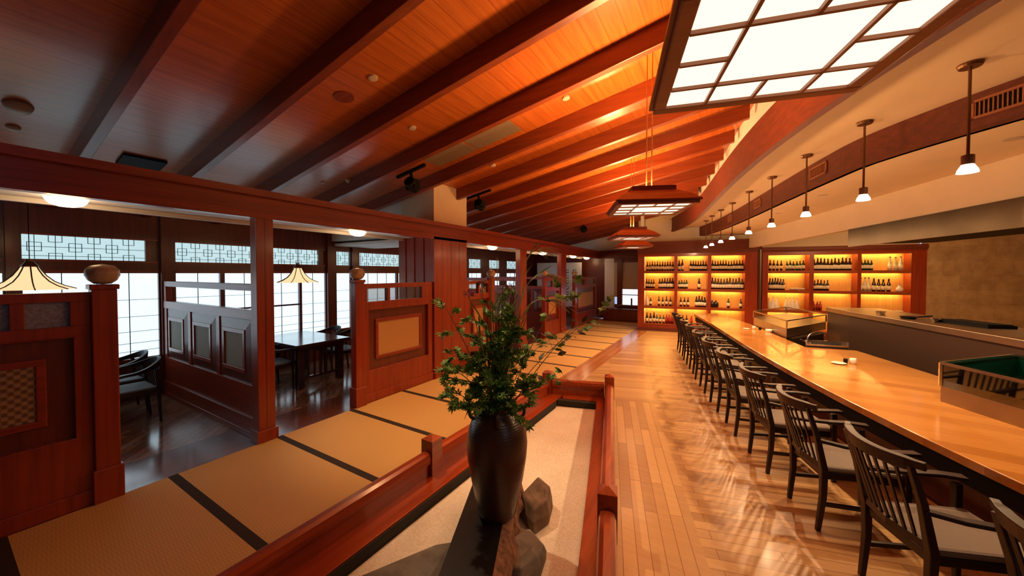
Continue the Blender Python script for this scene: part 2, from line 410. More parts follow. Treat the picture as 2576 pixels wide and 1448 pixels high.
# ------------------------------------------------------------------ window wall
WIN = [(-2.6, -1.05), (-1.0, .50), (.64, 1.86), (2.06, 4.50), (4.74, 5.10), (5.32, 7.6), (7.9, 9.35), (9.5, 10.3), (10.75, 11.5), (12.0, 13.0)]
def build_windows():
    X0, X1 = WX-.14, WX
    w_ = MB()
    w_.box(X0, -3, 0, X1, 14.4, .56).box(X0, -3, 1.88, X1, 14.4, 2.02).box(X0, -3, 2.35, X1, 14.4, 2.95)
    e = [-3]+[v for p in WIN for v in p]+[14.4]
    for a, b in zip(e[::2], e[1::2]):
        w_.box(X0, a, .56, X1, b, 1.88).box(X0, a, 2.02, X1, b, 2.35)
        if b-a < .3: w_.box(X1, a+.02, 0, X1+.06, b-.02, 2.9)
    struct('wall_left', w_, 'dark_panel_wood')
    k = 0
    for (a, b) in WIN:
        k += 1
        fr = MB().box(X1-.03, a, .56, X1+.015, b, .60).box(X1-.03, a, 1.85, X1+.015, b, 1.89).box(X1-.03, a, 2.0, X1+.015, b, 2.03).box(X1-.03, a, 2.335, X1+.015, b, 2.36)
        wn = struct('window_%d' % k, fr, 'panel_wood_y')
        ysplit = [a, b] if b-a < 1.3 else ([a, (a+b)/2-.035, (a+b)/2+.035, b] if b-a < 2 else [a, 2.625, 2.69, 3.94, 3.99, b] if a > 2 and a < 3 else [a, (a+b)/2-.035, (a+b)/2+.035, b])
        for i in range(0, len(ysplit)-1):
            p, q = ysplit[i], ysplit[i+1]
            if i % 2 == 1:
                MB().box(X1-.03, p, .58, X1+.02, q, 1.86).build('mullion', 'dark_panel_wood', wn); continue
            MB().box(X1-.06, p, .58, X1-.05, q, 1.87).build('shoji_screen', 'shoji_paper', wn)
            bars = MB(); n = max(1, round((q-p)/.305))
            for j in range(1, n): y = p+(q-p)*j/n; bars.box(X1-.048, y-.004, .58, X1-.035, y+.004, 1.87)
            for z in (1.46, 1.21, .99, .82, .70): bars.box(X1-.048, p, z-.003, X1-.04, q, z+.003)
            bars.build('shoji_bars', 'shoji_bar', wn)
            if abs(p-2.69) < .01: MB().box(X1-.05, p, 1.205, X1-.0, q, 1.235).build('sash_rail', 'dark_panel_wood', wn)
        # transom with lattice
        te = b-.13 if b-a > .9 else b
        MB().box(X1-.08, a, 2.02, X1-.07, te, 2.345).build('transom_glass', 'transom_sky', wn)
        if te < b: MB().box(X1-.08, te, 2.02, X1-.02, b, 2.345).build('shutter', 'dark_panel_wood', wn)
        lt = MB(); zc_, h = 2.19, .006
        def ln(y0, z0, y1, z1): lt.box(X1-.066, min(y0, y1)-.0028, min(z0, z1)-.0028, X1-.058, max(y0, y1)+.0028, max(z0, z1)+.0028)
        y = a+.10; i = 0
        ln(a, zc_, te, zc_); ln(a, 2.075, te, 2.075); ln(a, 2.34, te, 2.34)
        while y < te:
            ln(y, 2.02, y, 2.345); s_ = .055
            y0_, y1_ = max(a, y-s_), min(te, y+s_)
            if i % 2 == 0:
                ln(y0_, zc_-s_, y1_, zc_-s_); ln(y0_, zc_+s_, y1_, zc_+s_); ln(y0_, zc_-s_, y0_, zc_+s_); ln(y1_, zc_-s_, y1_, zc_+s_)
            else:
                for zz, sg in ((2.345, -1), (2.02, 1)):
                    ln(y0_, zz+sg*.09, y1_, zz+sg*.09); ln(y0_, zz, y0_, zz+sg*.09); ln(y1_, zz, y1_, zz+sg*.09)
            y += .165; i += 1
        lt.build('lattice', 'kumiko', wn)
    # far end window with a blind
    wn = struct('window_%d' % (k+1), MB().box(-3.62, 14.3, .60, -3.42, 14.42, 2.45).box(-3.76, 14.34, 2.28, -2.3, 14.42, 2.45).box(-2.82, 14.34, .60, -2.75, 14.42, 2.3).box(-3.6, 14.2, .5, -2.3, 14.42, .60), 'dark_panel_wood')
    MB().box(-3.42, 14.40, .60, -2.82, 14.41, 1.26).build('window_pane', 'outdoor_light', wn)
    MB().box(-3.42, 14.37, .98, -2.82, 14.38, 1.01).box(-3.1, 14.37, .60, -3.04, 14.38, .86).build('mullion', 'shoji_bar', wn)
    MB().box(-3.42, 14.36, 1.22, -2.3, 14.37, 2.28).build('blind', 'paper_blind', wn)
    MB().box(-3.76, 14.36, .9, -3.62, 14.37, 2.28).build('side_blind', 'paper_blind', wn)
build_windows()

# ------------------------------------------------------------------ rafters
def build_rafters():
    proto = None
    for k in range(-3, 17):
        y = .83+.868*k
        # upper end dies into the white drum wall
        xe = b1x(max(.3, min(y+.05, 12)))+.16
        x0 = WX+.02; d, wd = .20, .08
        if y > 14: continue
        m = MB().hexa([(x0, y, cz(x0)-d), (xe, y, cz(xe)-d), (xe, y+wd, cz(xe)-d), (x0, y+wd, cz(x0)-d), (x0, y, cz(x0)+.02), (xe, y, cz(xe)+.02), (xe, y+wd, cz(xe)+.02), (x0, y+wd, cz(x0)+.02)])
        o = m.build('ceiling_rafter', 'rafter_wood', bevel=.006)
        if k < -1: o['kind'] = 'structure'; o.name = 'trim_%d' % (20+k); continue
        tag(o, 'dark red rafter crossing the sloping board ceiling, %s counted from the camera end' % ORD[k+1], 'rafter', 'rafters of the sloping ceiling')
build_rafters()

# ------------------------------------------------------------------ tatami walkway
def build_tatami():
    names = {0: 'cut by the photo edge beside the near booth divider'}
    for k in range(-3, 16):
        y0 = .245+.905*k; y1 = y0+.905
        if y1 > 14.3: y1 = 14.3
        n = k+3
        x1 = -2.45
        t = thing('tatami_mat', 'straw tatami mat with dark cloth border, %s along the walkway from the camera end' % ORD[min(n, 19)], 'tatami mat', ((LX-.005+x1)/2, y0, 0), 0, 'tatami mats of the walkway')
        hx = (x1-LX)/2
        MB().box(-hx, .035, -.045, hx, y1-y0-.035, .0).build('mat_surface', 'tatami_weave', t)
        MB().box(-hx, .0, -.045, hx, .035, .001).box(-hx, y1-y0-.035, -.045, hx, y1-y0, .001).build('cloth_border', 'tatami_border', t)
build_tatami()

# ------------------------------------------------------------------ booth dividers
def finial(parent, x, y, z, s=1.0):
    MB().lathe([(.0, -.005), (.05, .0), (.085, .03), (.105, .075), (.10, .12), (.07, .155), (.0, .17)], (0, 0, 0), 24).build('stone_finial', 'stone_ball', parent, smooth=True, loc=(x, y, z)).scale = (s, s, s)
def aisle_divider(name_label, y0, y1, post_at, glow, slots, panel, stack=1.70):
    """divider parallel to the walkway, between y0 and y1; local y along it."""
    t = thing('booth_divider', name_label, 'divider', (LX, y0, 0), 0, 'wooden dividers beside the walkway')
    L = y1-y0; X = -.03
    f = MB()
    f.box(X-.07, 0, 1.63, X, L, stack).box(X-.07, 0, 1.36, X, L, 1.44)
    zb, zt, pa, pb = panel
    f.box(X-.07, 0, 0, X, L, zb).box(X-.07, 0, zb, X, pa, 1.36).box(X-.07, pb, zb, X, L, 1.36).box(X-.07, pa, zt, X, pb, 1.36)
    e = [0]+[v for s_ in slots for v in s_]+[L]
    for a, b in zip(e[::2], e[1::2]): f.box(X-.07, a, 1.44, X, b, 1.63)
    f.box(X-.09, 0, 0, X+.018, L, .12)
    f.build('frame', 'panel_wood_z', t, bevel=.004)
    for a, b in slots: MB().box(X-.045, a, 1.44, X-.035, b, 1.63).build('glass_pane', glow, t)
    # recessed field, stepped frame, woven centre
    MB().box(X-.06, pa, zb, X-.045, pb, zt).build('recessed_field', 'dark_panel_wood', t)
    iy0, iy1 = pa+.13, pb-.13; iz0, iz1 = zb+.14, zt-.14
    fr = MB()
    for (a, b, c, d) in ((iy0, iy1, iz0, iz0+.05), (iy0, iy1, iz1-.05, iz1), (iy0, iy0+.05, iz0+.05, iz1-.05), (iy1-.05, iy1, iz0+.05, iz1-.05)):
        fr.box(X-.05, a, c, X-.02, b, d)
    fr.build('panel_frame', 'panel_wood_y', t, bevel=.006)
    MB().box(X-.045, iy0+.05, iz0+.05, X-.032, iy1-.05, iz1-.05).build('woven_panel', 'woven_gold' if glow != 'frost_glass' else 'woven_brown', t)
    py = post_at
    pm = MB().box(-.10, py-.07, .10, .012, py+.07, 1.72).box(-.12, py-.085, 0, .03, py+.085, .27).box(-.11, py-.082, 1.72, .022, py+.082, 1.76)
    pm.build('post', 'panel_wood_z', t, bevel=.006)
    finial(t, -.045, py, 1.765, .95)
    return t
def cross_divider(y, label, xa=-7.32, xb=-4.46):
    """divider running from a post to the window wall; local x along it."""
    t = thing('booth_divider', label, 'divider', (xa, y, 0), 0, 'wooden dividers between booths')
    L = xb-xa
    f = MB().box(0, -.035, 1.65, L, .035, 1.73).box(0, -.04, 1.32, L, .04, 1.43)
    nb = 3; ws = .10; wd = (L-ws*(nb+1))/nb
    for i in range(nb+1): f.box(i*(wd+ws), -.035, .58, i*(wd+ws)+ws, .035, 1.32)
    f.box(0, -.035, 1.43, .08, .035, 1.65).box(L-.08, -.035, 1.43, L, .035, 1.65)
    f.box(0, -.035, .0, L, .035, .58).box(0, -.055, .0, L, .055, .22).box(0, -.065, .0, L, .065, .06)
    f.build('frame', 'panel_wood_x', t, bevel=.005)
    for i in range(nb):
        a = ws+i*(wd+ws); b = a+wd
        m = MB(); z0, z1 = .58, 1.32; i_ = .13
        # sloped raised surround, both faces
        for sg in (-1, 1):
            o_ = [(a, sg*.02, z0), (b, sg*.02, z0), (b, sg*.02, z1), (a, sg*.02, z1)]
            n_ = [(a+i_, sg*.045, z0+i_), (b-i_, sg*.045, z0+i_), (b-i_, sg*.045, z1-i_), (a+i_, sg*.045, z1-i_)]
            for j in range(4): m.quad(o_[j], o_[(j+1) % 4], n_[(j+1) % 4], n_[j])
        m.build('panel_surround', 'dark_panel_wood', t)
        fr = MB(); c = i_-.01
        for (p, q, r_, s_) in ((a+c, b-c, z0+c, z0+c+.05), (a+c, b-c, z1-c-.05, z1-c), (a+c, a+c+.05, z0+c+.05, z1-c-.05), (b-c-.05, b-c, z0+c+.05, z1-c-.05)):
            fr.box(p, -.052, r_, q, .052, s_)
        fr.build('panel_frame', 'panel_wood_z', t, bevel=.004)
        MB().box(a+c+.05, -.035, z0+c+.05, b-c-.05, .035, z1-c-.05).build('woven_panel', 'woven_grey', t)
    return t
def full_post(y0, y1, label):
    t = thing('timber_post', label, 'post', (LX-.07, (y0+y1)/2, 0), 0, 'square timber posts under the lintel')
    h = (y1-y0)/2
    m = MB().box(-.07, -h, .0, .068, h, 2.445).box(-.09, -h-.02, 0, .09, h+.02, .13)
    m.build('shaft', 'panel_wood_z', t, bevel=.004)
    MB().box(.068, -.006, .13, .0695, .006, 2.44).build('groove', 'dark_panel_wood', t)
    return t
def build_booths():
    aisle_divider('darkest red wood booth divider with frosted slots, next to the first tatami mats', -1.1, .69, 1.86, 'frost_glass', [(.30, .62), (.72, 1.02), (1.10, 1.415), (1.48, 1.685)], (.56, 1.35, .1, 1.70))
    aisle_divider('orange red booth divider with stone ball, joined to the broad panelled pillar', 3.05, 4.56, .05, 'partition_glass', [(.20, .55), (.60, 1.26)], (.45, 1.32, .22, 1.40))
    aisle_divider('small booth divider just past the broad pillar, behind the tall vase plants', 5.49, 6.45, .90, 'partition_glass', [(.1, .42), (.47, .78)], (.45, 1.32, .12, .80))
    aisle_divider('booth divider between the second and third timber posts past the pillar', 9.02, 10.18, .06, 'partition_glass', [(.16, .6), (.65, 1.06)], (.45, 1.32, .20, 1.08))
    aisle_divider('shadowed booth divider at the far end of the walkway', 11.4, 13.9, .06, 'partition_glass', [(.2, 1.1), (1.3, 2.3)], (.45, 1.32, .3, 2.3))
    cross_divider(1.93, 'booth divider with three woven grey panels running from timber post to window')
    cross_divider(7.80, 'booth divider behind the vase plants, running back from the second timber post')
    cross_divider(10.45, 'booth divider in shadow running back from the third timber post')
    full_post(1.85, 2.02, 'square timber post beside the booth divider with three grey panels')
    full_post(7.62, 7.95, 'square timber post behind the plume grasses, first past the broad pillar')
    full_post(10.2, 10.62, 'square timber post at the end of the far gold panelled divider')
build_booths()

# ------------------------------------------------------------------ dome lamps under the soffit
def build_domes():
    t = thing('ceiling_dome_lamp', '', 'ceiling lamp', (-4.74, .64, 2.49), 0, 'glowing dome lamps under the booth soffit')
    MB().lathe([(.10, -.012), (.10, 0), (.0, 0)], n=20).build('mount', 'bronze', t)
    MB().lathe([(.0, -.085), (.05, -.08), (.09, -.065), (.112, -.04), (.122, -.015), (.11, -.010), (.0, -.008)], n=28).build('glass_dome', 'dome_glass', t, smooth=True)
    ys = [(.64, 'over the near booth entrance, largest in view'), (3.38, 'before the broad pillar'), (7.0, 'just past the broad pillar'),
          (9.75, 'fourth along the booth soffit'), (12.3, 'fifth along the booth soffit'), (13.8, 'last along the booth soffit')]
    t['label'] = 'glowing white dome lamp ' + ys[0][1]
    for y, l in ys[1:]: dup(t, (-4.72, y, 2.49), 0, 'glowing white dome lamp ' + l)
    for y, l in ys: lamp('dome_light', 'POINT', (-4.73, y, 2.33), 4, WARM2, size=.12)
build_domes()

# ------------------------------------------------------------------ square hanging lanterns
def build_lanterns():
    t = thing('hanging_lantern', '', 'hanging lantern', (0, 0, 0), 0, 'square paper lanterns over the aisle')
    h = .31; fr = MB()
    o, z0, z1 = .355, 0, .026
    for s_ in (-1, 1):
        fr.box(-o, s_*h if s_ > 0 else -o, z0, o, o if s_ > 0 else -h, z1)
        fr.box(s_*h if s_ > 0 else -o, -h, z0, o if s_ > 0 else -h, h, z1)
    fr.build('outer_frame', 'lantern_wood', t, bevel=.004)
    bars = MB(); a = h-.147; b = .0055; zb = .012
    for s_ in (-1, 1):
        bars.box(-h, s_*a-b, .0, h, s_*a+b, zb); bars.box(s_*a-b, -h, .0, s_*a+b, h, zb)
        bars.box(-b, s_*a if s_ > 0 else -h, 0, b, h if s_ > 0 else -a, zb); bars.box(s_*a if s_ > 0 else -h, -b, 0, h if s_ > 0 else -a, b, zb)
    bars.build('lattice', 'lantern_wood', t)
    MB().box(-h, -h, .014, h, h, .020).build('paper_panel', 'lantern_paper', t)
    # flared roof: eaves wider than the frame, stepping in to a box
    rf = MB(); e, z2 = .37, .04
    prev = [(-e, -e, z2), (e, -e, z2), (e, e, z2), (-e, e, z2)]
    m = MB()
    rings = [(e, .026), (e, .042), (.30, .10), (.20, .16), (.20, .20)]
    for (r0, za), (r1, zb_) in zip(rings[:-1], rings[1:]):
        for j in range(4):
            c0 = [(-r0, -r0), (r0, -r0), (r0, r0), (-r0, r0)]; c1 = [(-r1, -r1), (r1, -r1), (r1, r1), (-r1, r1)]
            m.quad((*c0[j], za), (*c0[(j+1) % 4], za), (*c1[(j+1) % 4], zb_), (*c1[j], zb_))
    m.quad((-.2, -.2, .2), (.2, -.2, .2), (.2, .2, .2), (-.2, .2, .2))
    m.quad((-e, -e, .026), (e, -e, .026), (e, e, .026), (-e, e, .026))
    m.build('roof', 'rafter_wood', t)
    rod = MB()
    for x in (-.025, .025): rod.tube([(x, 0, .2), (x, 0, 1.0)], .006, 8)
    r1 = rod.build('hanging_rods', 'brass', t)
    cp = MB().box(-.05, -.05, 0, .05, .05, .02).build('canopy', 'brass', t)
    pos = [((.17, 1.38, 2.53), 15, 'huge paper lantern hanging overhead at the top of the picture'),
           ((-.64, 3.75, 2.48), 23, 'square paper lantern on twin rods, second along the aisle'),
           ((-1.40, 6.55, 2.46), 28, 'square paper lantern seen edge-on, third along the aisle'),
           ((-1.89, 8.95, 2.47), 30, 'square paper lantern farthest down the aisle, near the bottle cabinets')]
    objs = [t]+[copy_tree(t) for _ in pos[1:]]
    for o_, (p, a_, l) in zip(objs, pos):
        o_.location = p; o_.rotation_euler = (0, 0, R(a_)); o_['label'] = l
        zt = cz(p[0])-p[2]
        for ch in [c for c in SC.collection.objects if c.parent == o_]:
            if ch.name.startswith('hanging_rods'):
                ch.scale = (1, 1, (zt-.2)/.8); ch.location = (0, 0, .2-.2*(zt-.2)/.8)
            if ch.name.startswith('canopy'): ch.location = (0, 0, zt-.02); ch.rotation_euler = (0, -math.atan(SL), 0)
        near = p[1] < 2
        lamp('lantern_up', 'AREA', (p[0], p[1], p[2]+.23), 5 if near else 125, WARM, aim=(p[0], p[1], 6), size=.3)
        lamp('lantern_down', 'AREA', (p[0], p[1], p[2]-.02), 2 if near else 9, WARM2, aim=(p[0], p[1], 0), size=.55)
build_lanterns()

# ------------------------------------------------------------------ small pendants over the counter
def build_pendants():
    pts = [(1.46, 3.75), (1.157, 4.66), (.876, 5.60), (.629, 6.59), (.393, 7.54), (.164, 8.58), (-.04, 9.39), (-.237, 10.25), (-.40, 11.08)]
    t = thing('counter_pendant', '', 'pendant lamp', (0, 0, 2.55), 0, 'small spot pendants above the counter')
    MB().lathe([(.0, .0), (.052, .0), (.047, .022), (.03, .055), (.028, .06), (.0, .06)], n=20).build('glass_shade', 'bulb', t, smooth=True)
    MB().lathe([(.030, .055), (.032, .06), (.032, .12), (.02, .125), (.0, .125)], n=16).build('socket', 'bronze', t)
    MB().tube([(.0, 0, .12), (0, 0, .735)], .009, 8).build('stem', 'bronze', t)
    MB().lathe([(.0, .725), (.055, .725), (.062, .74), (.062, .75), (.0, .75)], n=20).build('canopy', 'bronze', t)
    for i, p in enumerate(pts):
        l = 'bronze stem pendant with small glowing shade, %s from the camera above the counter' % ORD[i]
        if i == 0: t.location = (*p, 2.55); t['label'] = l
        else: dup(t, (*p, 2.55), 0, l)
        lamp('pendant_light', 'POINT', (p[0], p[1], 2.515), 8, (1, .58, .28), size=.03)
        lamp('pendant_spot', 'SPOT', (p[0], p[1], 2.51), 85, (1, .62, .32), aim=(p[0], p[1], 0), size=.02, spot=145, blend=.6)
build_pendants()

# ------------------------------------------------------------------ counter
BACK = [(-.12, 11.5), (.557, 9.426), (.941, 7.653), (1.107, 6.93), (1.437, 6.974), (1.70, 7.0), (2.061, 5.692), (2.35, 4.7), (2.75, 3.6), (3.3, 2.4), (3.9, 1.4)]
def build_counter():
    t = thing('bar_counter', 'long curved honey wood bar counter lit by the pendants', 'counter', (0, 0, 0))
    fr = curve(fx, 1.0, 10.95, 60)
    MB().prism(fr+BACK, .66, .72).build('worktop', 'counter_wood', t, bevel=.006)
    a = curve(fx, 1.0, 10.9, 60, .02); b = curve(fx, 1.0, 10.9, 60, .06)
    MB().prism(a+b[::-1], .54, .66).build('apron', 'black', t)
    a = curve(fx, 1.0, 10.9, 60, .36); b = curve(fx, 1.0, 10.9, 60, .42)
    MB().prism(a+b[::-1], 0, .66).build('front_panel', 'dark_panel_wood', t)
    MB().sweep(curve(fx, 1.0, 10.9, 60, .22, .17), [(-.02, -.015), (.02, -.015), (.02, .015), (-.02, .015)]).build('foot_rail', 'brass', t)
    for y in (2.0, 3.4, 4.8, 6.2, 7.6, 9.0, 10.4):
        p = curve(fx, y-.01, y+.01, 2, .22)[1]; MB().box(p[0]-.015, p[1]-.015, 0, p[0]+.015, p[1]+.015, .16).build('rail_leg', 'brass', t)
build_counter()

# ------------------------------------------------------------------ counter chairs
def bar_chair():
    t = thing('dining_armchair', '', 'chair', (0, 0, 0), 0, 'dark armchairs along the curved counter')
    w = 'chair_wood'
    for s_ in (-1, 1):
        MB().sweep([(s_*.19, -.27, 0), (s_*.195, -.245, .25), (s_*.20, -.245, .45), (s_*.205, -.295, .70), (s_*.21, -.355, .89)], lambda q: [(-.02*(1-.3*abs(q-.45)*2), -.022*(1-.4*abs(q-.45)*2)), (.02*(1-.3*abs(q-.45)*2), -.022*(1-.4*abs(q-.45)*2)), (.02*(1-.3*abs(q-.45)*2), .022*(1-.4*abs(q-.45)*2)), (-.02*(1-.3*abs(q-.45)*2), .022*(1-.4*abs(q-.45)*2))], up=(0, 1, 0)).build('leg', w, t, bevel=.005)
        MB().bar((s_*.215, .235, 0), (s_*.218, .225, .61), .028, .028, .04, .04).build('leg', w, t, bevel=.005)
        MB().sweep([(s_*.21, -.29, .665), (s_*.232, -.15, .645), (s_*.247, .02, .635), (s_*.245, .16, .640), (s_*.225, .275, .638)], lambda q: [(-.018-.012*q, -.011), (.018+.012*q, -.011), (.018+.012*q, .011), (-.018-.012*q, .011)]).build('armrest', w, t, bevel=.004)
    path = []
    for i in range(17):
        x = -.25+.50*i/16; path.append((x, -.405+.085*(abs(x)/.25)**2, .897+.012*(abs(x)/.25)**2))
    MB().sweep(path, lambda q: [(-.013, -.045), (.013, -.045), (.022, .02), (-.022, .02)] if .08 < q < .92 else [(-.010, -.025), (.010, -.025), (.016, .016), (-.016, .016)]).build('crest_rail', w, t, bevel=.005)
    MB().sweep([(-.195, -.25, .475), (0, -.285, .475), (.195, -.25, .475)], [(-.011, -.02), (.011, -.02), (.011, .02), (-.011, .02)]).build('lower_rail', w, t)
    for k in range(7):
        x = -.147+.049*k
        y1 = -.405+.085*(abs(x)/.25)**2
        MB().bar((x*.92, -.278+.03*(x/.2)**2, .48), (x*1.04, y1, .875), .017, .009).build('slat', w, t)
    MB().box(-.198, -.25, .385, .198, .245, .435).build('seat_frame', w, t, bevel=.006)
    c = MB().box(-.205, -.235, .435, .205, .25, .475).build('seat_cushion', 'cushion', t, bevel=.018)
    for s_ in (-1, 1): MB().bar((s_*.193, -.25, .2), (s_*.215, .23, .2), .018, .026, up=(0, 0, 1)).build('stretcher', w, t)
    return t
def build_chairs():
    t = bar_chair()
    # walk along the front edge at a fixed spacing
    ys = []; y = 2.31
    while y < 10.2:
        ys.append(y); d = (fx(y+.01)-fx(y-.01))/.02; y += .735/math.sqrt(1+d*d)
    for i, y in enumerate(ys[:11]):
        d = (fx(y+.01)-fx(y-.01))/.02; tt = Vector((d, 1)).normalized(); n = Vector((-tt.y, tt.x))  # away from counter
        p = Vector((fx(y), y))+n*.365
        ang = math.atan2(-n.y, -n.x)-R(90)
        l = 'dark slatted armchair with pale seat at the counter, %s from the camera' % ORD[i]
        if i == 0: t.location = (*p, 0); t.rotation_euler = (0, 0, ang); t['label'] = l
        else: dup(t, (*p, 0), ang+R(random.uniform(-3, 3)), l)
build_chairs()

# ------------------------------------------------------------------ booth tables, chairs, shades
def booth_chair():
    t = thing('booth_armchair', '', 'chair', (0, 0, 0), 0, 'round backed armchairs in the booths')
    w = 'chair_wood'
    for s_ in (-1, 1):
        MB().bar((s_*.20, -.24, 0), (s_*.24, -.20, .66), .024, .024, .034, .034).build('leg', w, t, bevel=.004)
        MB().bar((s_*.23, .22, 0), (s_*.25, .20, .62), .024, .024, .034, .034).build('leg', w, t, bevel=.004)
    path = []
    for i in range(21):
        a = math.pi+math.pi*i/20; path.append((.275*math.cos(a), .06+.34*math.sin(a), .655+.085*abs(math.sin(a))**2))
    path = [(-.265, .24, .635)]+path+[(.265, .24, .635)]
    MB().sweep(path, lambda q: [(-.014, -.016-.03*math.sin(math.pi*q)**2), (.014, -.016-.03*math.sin(math.pi*q)**2), (.02, .014+.03*math.sin(math.pi*q)**2), (-.014, .014+.03*math.sin(math.pi*q)**2)]).build('bow_back', w, t, bevel=.005)
    for k in range(5):
        x = -.12+.06*k; MB().bar((x, -.20, .43), (x*1.15, -.265, .71), .016, .010).build('slat', w, t)
    MB().box(-.225, -.225, .38, .225, .235, .425).build('seat_frame', w, t, bevel=.006)
    MB().box(-.225, -.21, .425, .225, .24, .455).build('seat_cushion', 'cushion_blue', t, bevel=.014)
    return t
def build_booth_furniture():
    tb = thing('dining_table', 'dark dining table in the booth before the gold panelled divider', 'table', (-6.38, 3.43, 0), 0, 'dark booth tables')
    a, b = .71, .46
    MB().box(-a, -b, .675, a, b, .72).build('tabletop', 'table_wood', tb, bevel=.006)
    MB().box(-a+.08, -b+.07, .60, a-.08, -b+.10, .675).box(-a+.08, b-.10, .60, a-.08, b-.07, .675).box(-a+.08, -b+.07, .60, -a+.11, b-.07, .675).box(a-.11, -b+.07, .60, a-.08, b-.07, .675).build('apron', 'table_wood', tb)
    for x in (-1, 1):
        for y in (-1, 1): MB().box(x*(a-.14)-.05, y*(b-.12)-.05, 0, x*(a-.14)+.05, y*(b-.12)+.05, .675).build('leg', 'table_wood', tb, bevel=.004)
        g = MB()
        for k in range(5): g.box(x*(a-.14)-.01, -.20+.1*k-.014, .16, x*(a-.14)+.01, -.20+.1*k+.014, .6)
        g.box(x*(a-.14)-.015, -b+.12, .13, x*(a-.14)+.015, b-.12, .17).build('slatted_end', 'table_wood', tb)
    c2 = dup(tb, (-6.57, .62, 0), 0, 'dark dining table in the booth nearest the camera, mostly behind the divider')
    c3 = dup(tb, (-6.3, 6.4, 0), 0, 'dark dining table in the booth past the broad panelled pillar')
    c = booth_chair()
    spots = [((-6.10, 2.80), 0, 'round backed armchair at the walkway end of the table, near side'),
             ((-6.72, 2.80), 0, 'round backed armchair behind the timber post, near side of the table'),
             ((-6.12, 4.05), 180, 'round backed armchair against the gold panelled divider, far side of the table'),
             ((-6.75, 4.08), 180, 'round backed armchair before the window, far side of the table'),
             ((-6.22, 1.27), 180, 'round backed armchair with bluish seat seen beside the near ball-topped post'),
             ((-6.86, 1.30), 180, 'round backed armchair under the near booth window, partly behind another chair'),
             ((-6.1, 5.75), 0, 'round backed armchair in the booth past the broad pillar, near side'),
             ((-6.3, 7.05), 180, 'round backed armchair in the booth past the broad pillar, far side')]
    for i, ((x, y), r_, l) in enumerate(spots):
        if i == 0: c.location = (x, y, 0); c['label'] = l
        else: dup(c, (x, y, 0), R(r_), l)
    s = thing('booth_pendant', 'flared paper pendant hanging over the table before the gold divider', 'pendant lamp', (-6.42, 3.40, 1.69), 0, 'flared paper pendants over booth tables')
    prof = [(.325, 0), (.24, .035), (.165, .085), (.11, .15), (.075, .215), (.06, .25)]
    MB().lathe(prof, n=8).build('paper_shade', 'booth_shade', s, smooth=False)
    rb = MB()
    for k in range(8):
        a_ = 6.28318*k/8; rb.tube([((r+.004)*math.cos(a_), (r+.004)*math.sin(a_), z+.002) for r, z in prof], .006, 5)
    rb.build('frame_ribs', 'chair_wood', s)
    MB().lathe([(.06, .25), (.065, .26), (.03, .31), (.03, .34), (.0, .34)], n=12).build('cap', 'bronze', s)
    MB().tube([(0, 0, .34), (0, 0, cz(-6.42)-1.69)], .004, 6).build('cord', 'black', s)
    dup(s, (-6.60, .62, 1.67), 0, 'flared paper pendant hanging behind the near booth divider')
    dup(s, (-6.2, 6.45, 1.69), 0, 'flared paper pendant in the booth past the broad pillar')
    for p in ((-6.42, 3.4), (-6.6, .62), (-6.2, 6.45)): lamp('shade_light', 'POINT', (p[0], p[1], 1.72), 3, WARM2, size=.05)
    v = thing('bud_vase', 'tiny dark bud vase on the booth table by the window', 'vase', (-6.98, 3.22, .72))
    MB().lathe([(.0, 0), (.022, 0), (.028, .03), (.012, .07), (.014, .09), (.0, .09)], n=14).build('body', 'bottle_dark', v, smooth=True)
    # white screen with square openings at the end of the booths
    sc = thing('openwork_screen', 'tall white screen with rows of small dark squares beyond the booths', 'screen', (-5.75, 14.0, 0))
    m = MB().box(-1.3, 0, .45, .74, .05, 2.30); m.build('panel', 'screen_white', sc); MB().box(-1.25, .005, 0, .72, .045, .45).build('base', 'dark_panel_wood', sc)
    for x in (.12, .45):
        for k in range(6):
            z = .78+.23*k; a, b = .07, .04
            sq = MB()
            O = [(x-a, -.012, z-a), (x+a, -.012, z-a), (x+a, -.012, z+a), (x-a, -.012, z+a)]; I = [(x-.03, -.012, z-b), (x+.06, -.012, z-b), (x+.06, -.012, z+.05), (x-.03, -.012, z+.05)]
            vo = [sq.bm.verts.new(p) for p in O]; vi = [sq.bm.verts.new(p) for p in I]
            for j in range(4): sq._f([vo[j], vo[(j+1) % 4], vi[(j+1) % 4], vi[j]])
            sq.build('square_opening', 'kumiko', sc)
    cb = tag(MB().box(-4.0, 13.7, 0, -2.55, 14.15, .48).box(-3.95, 13.68, .05, -2.6, 13.7, .44).build('low_cabinet', 'dark_panel_wood', bevel=.01), 'low dark cabinet under the small bright window at the end', 'cabinet')
    ex = tag(MB().box(-.09, -.06, 0, .09, .06, .30).box(-.07, -.065, .03, .07, -.06, .27).build('floor_light_box', 'black_lacquer', bevel=.006), 'small dark box standing on the mats beside the broad pillar', 'box')
    ex.location = (-4.17, 5.60, 0)
build_booth_furniture()

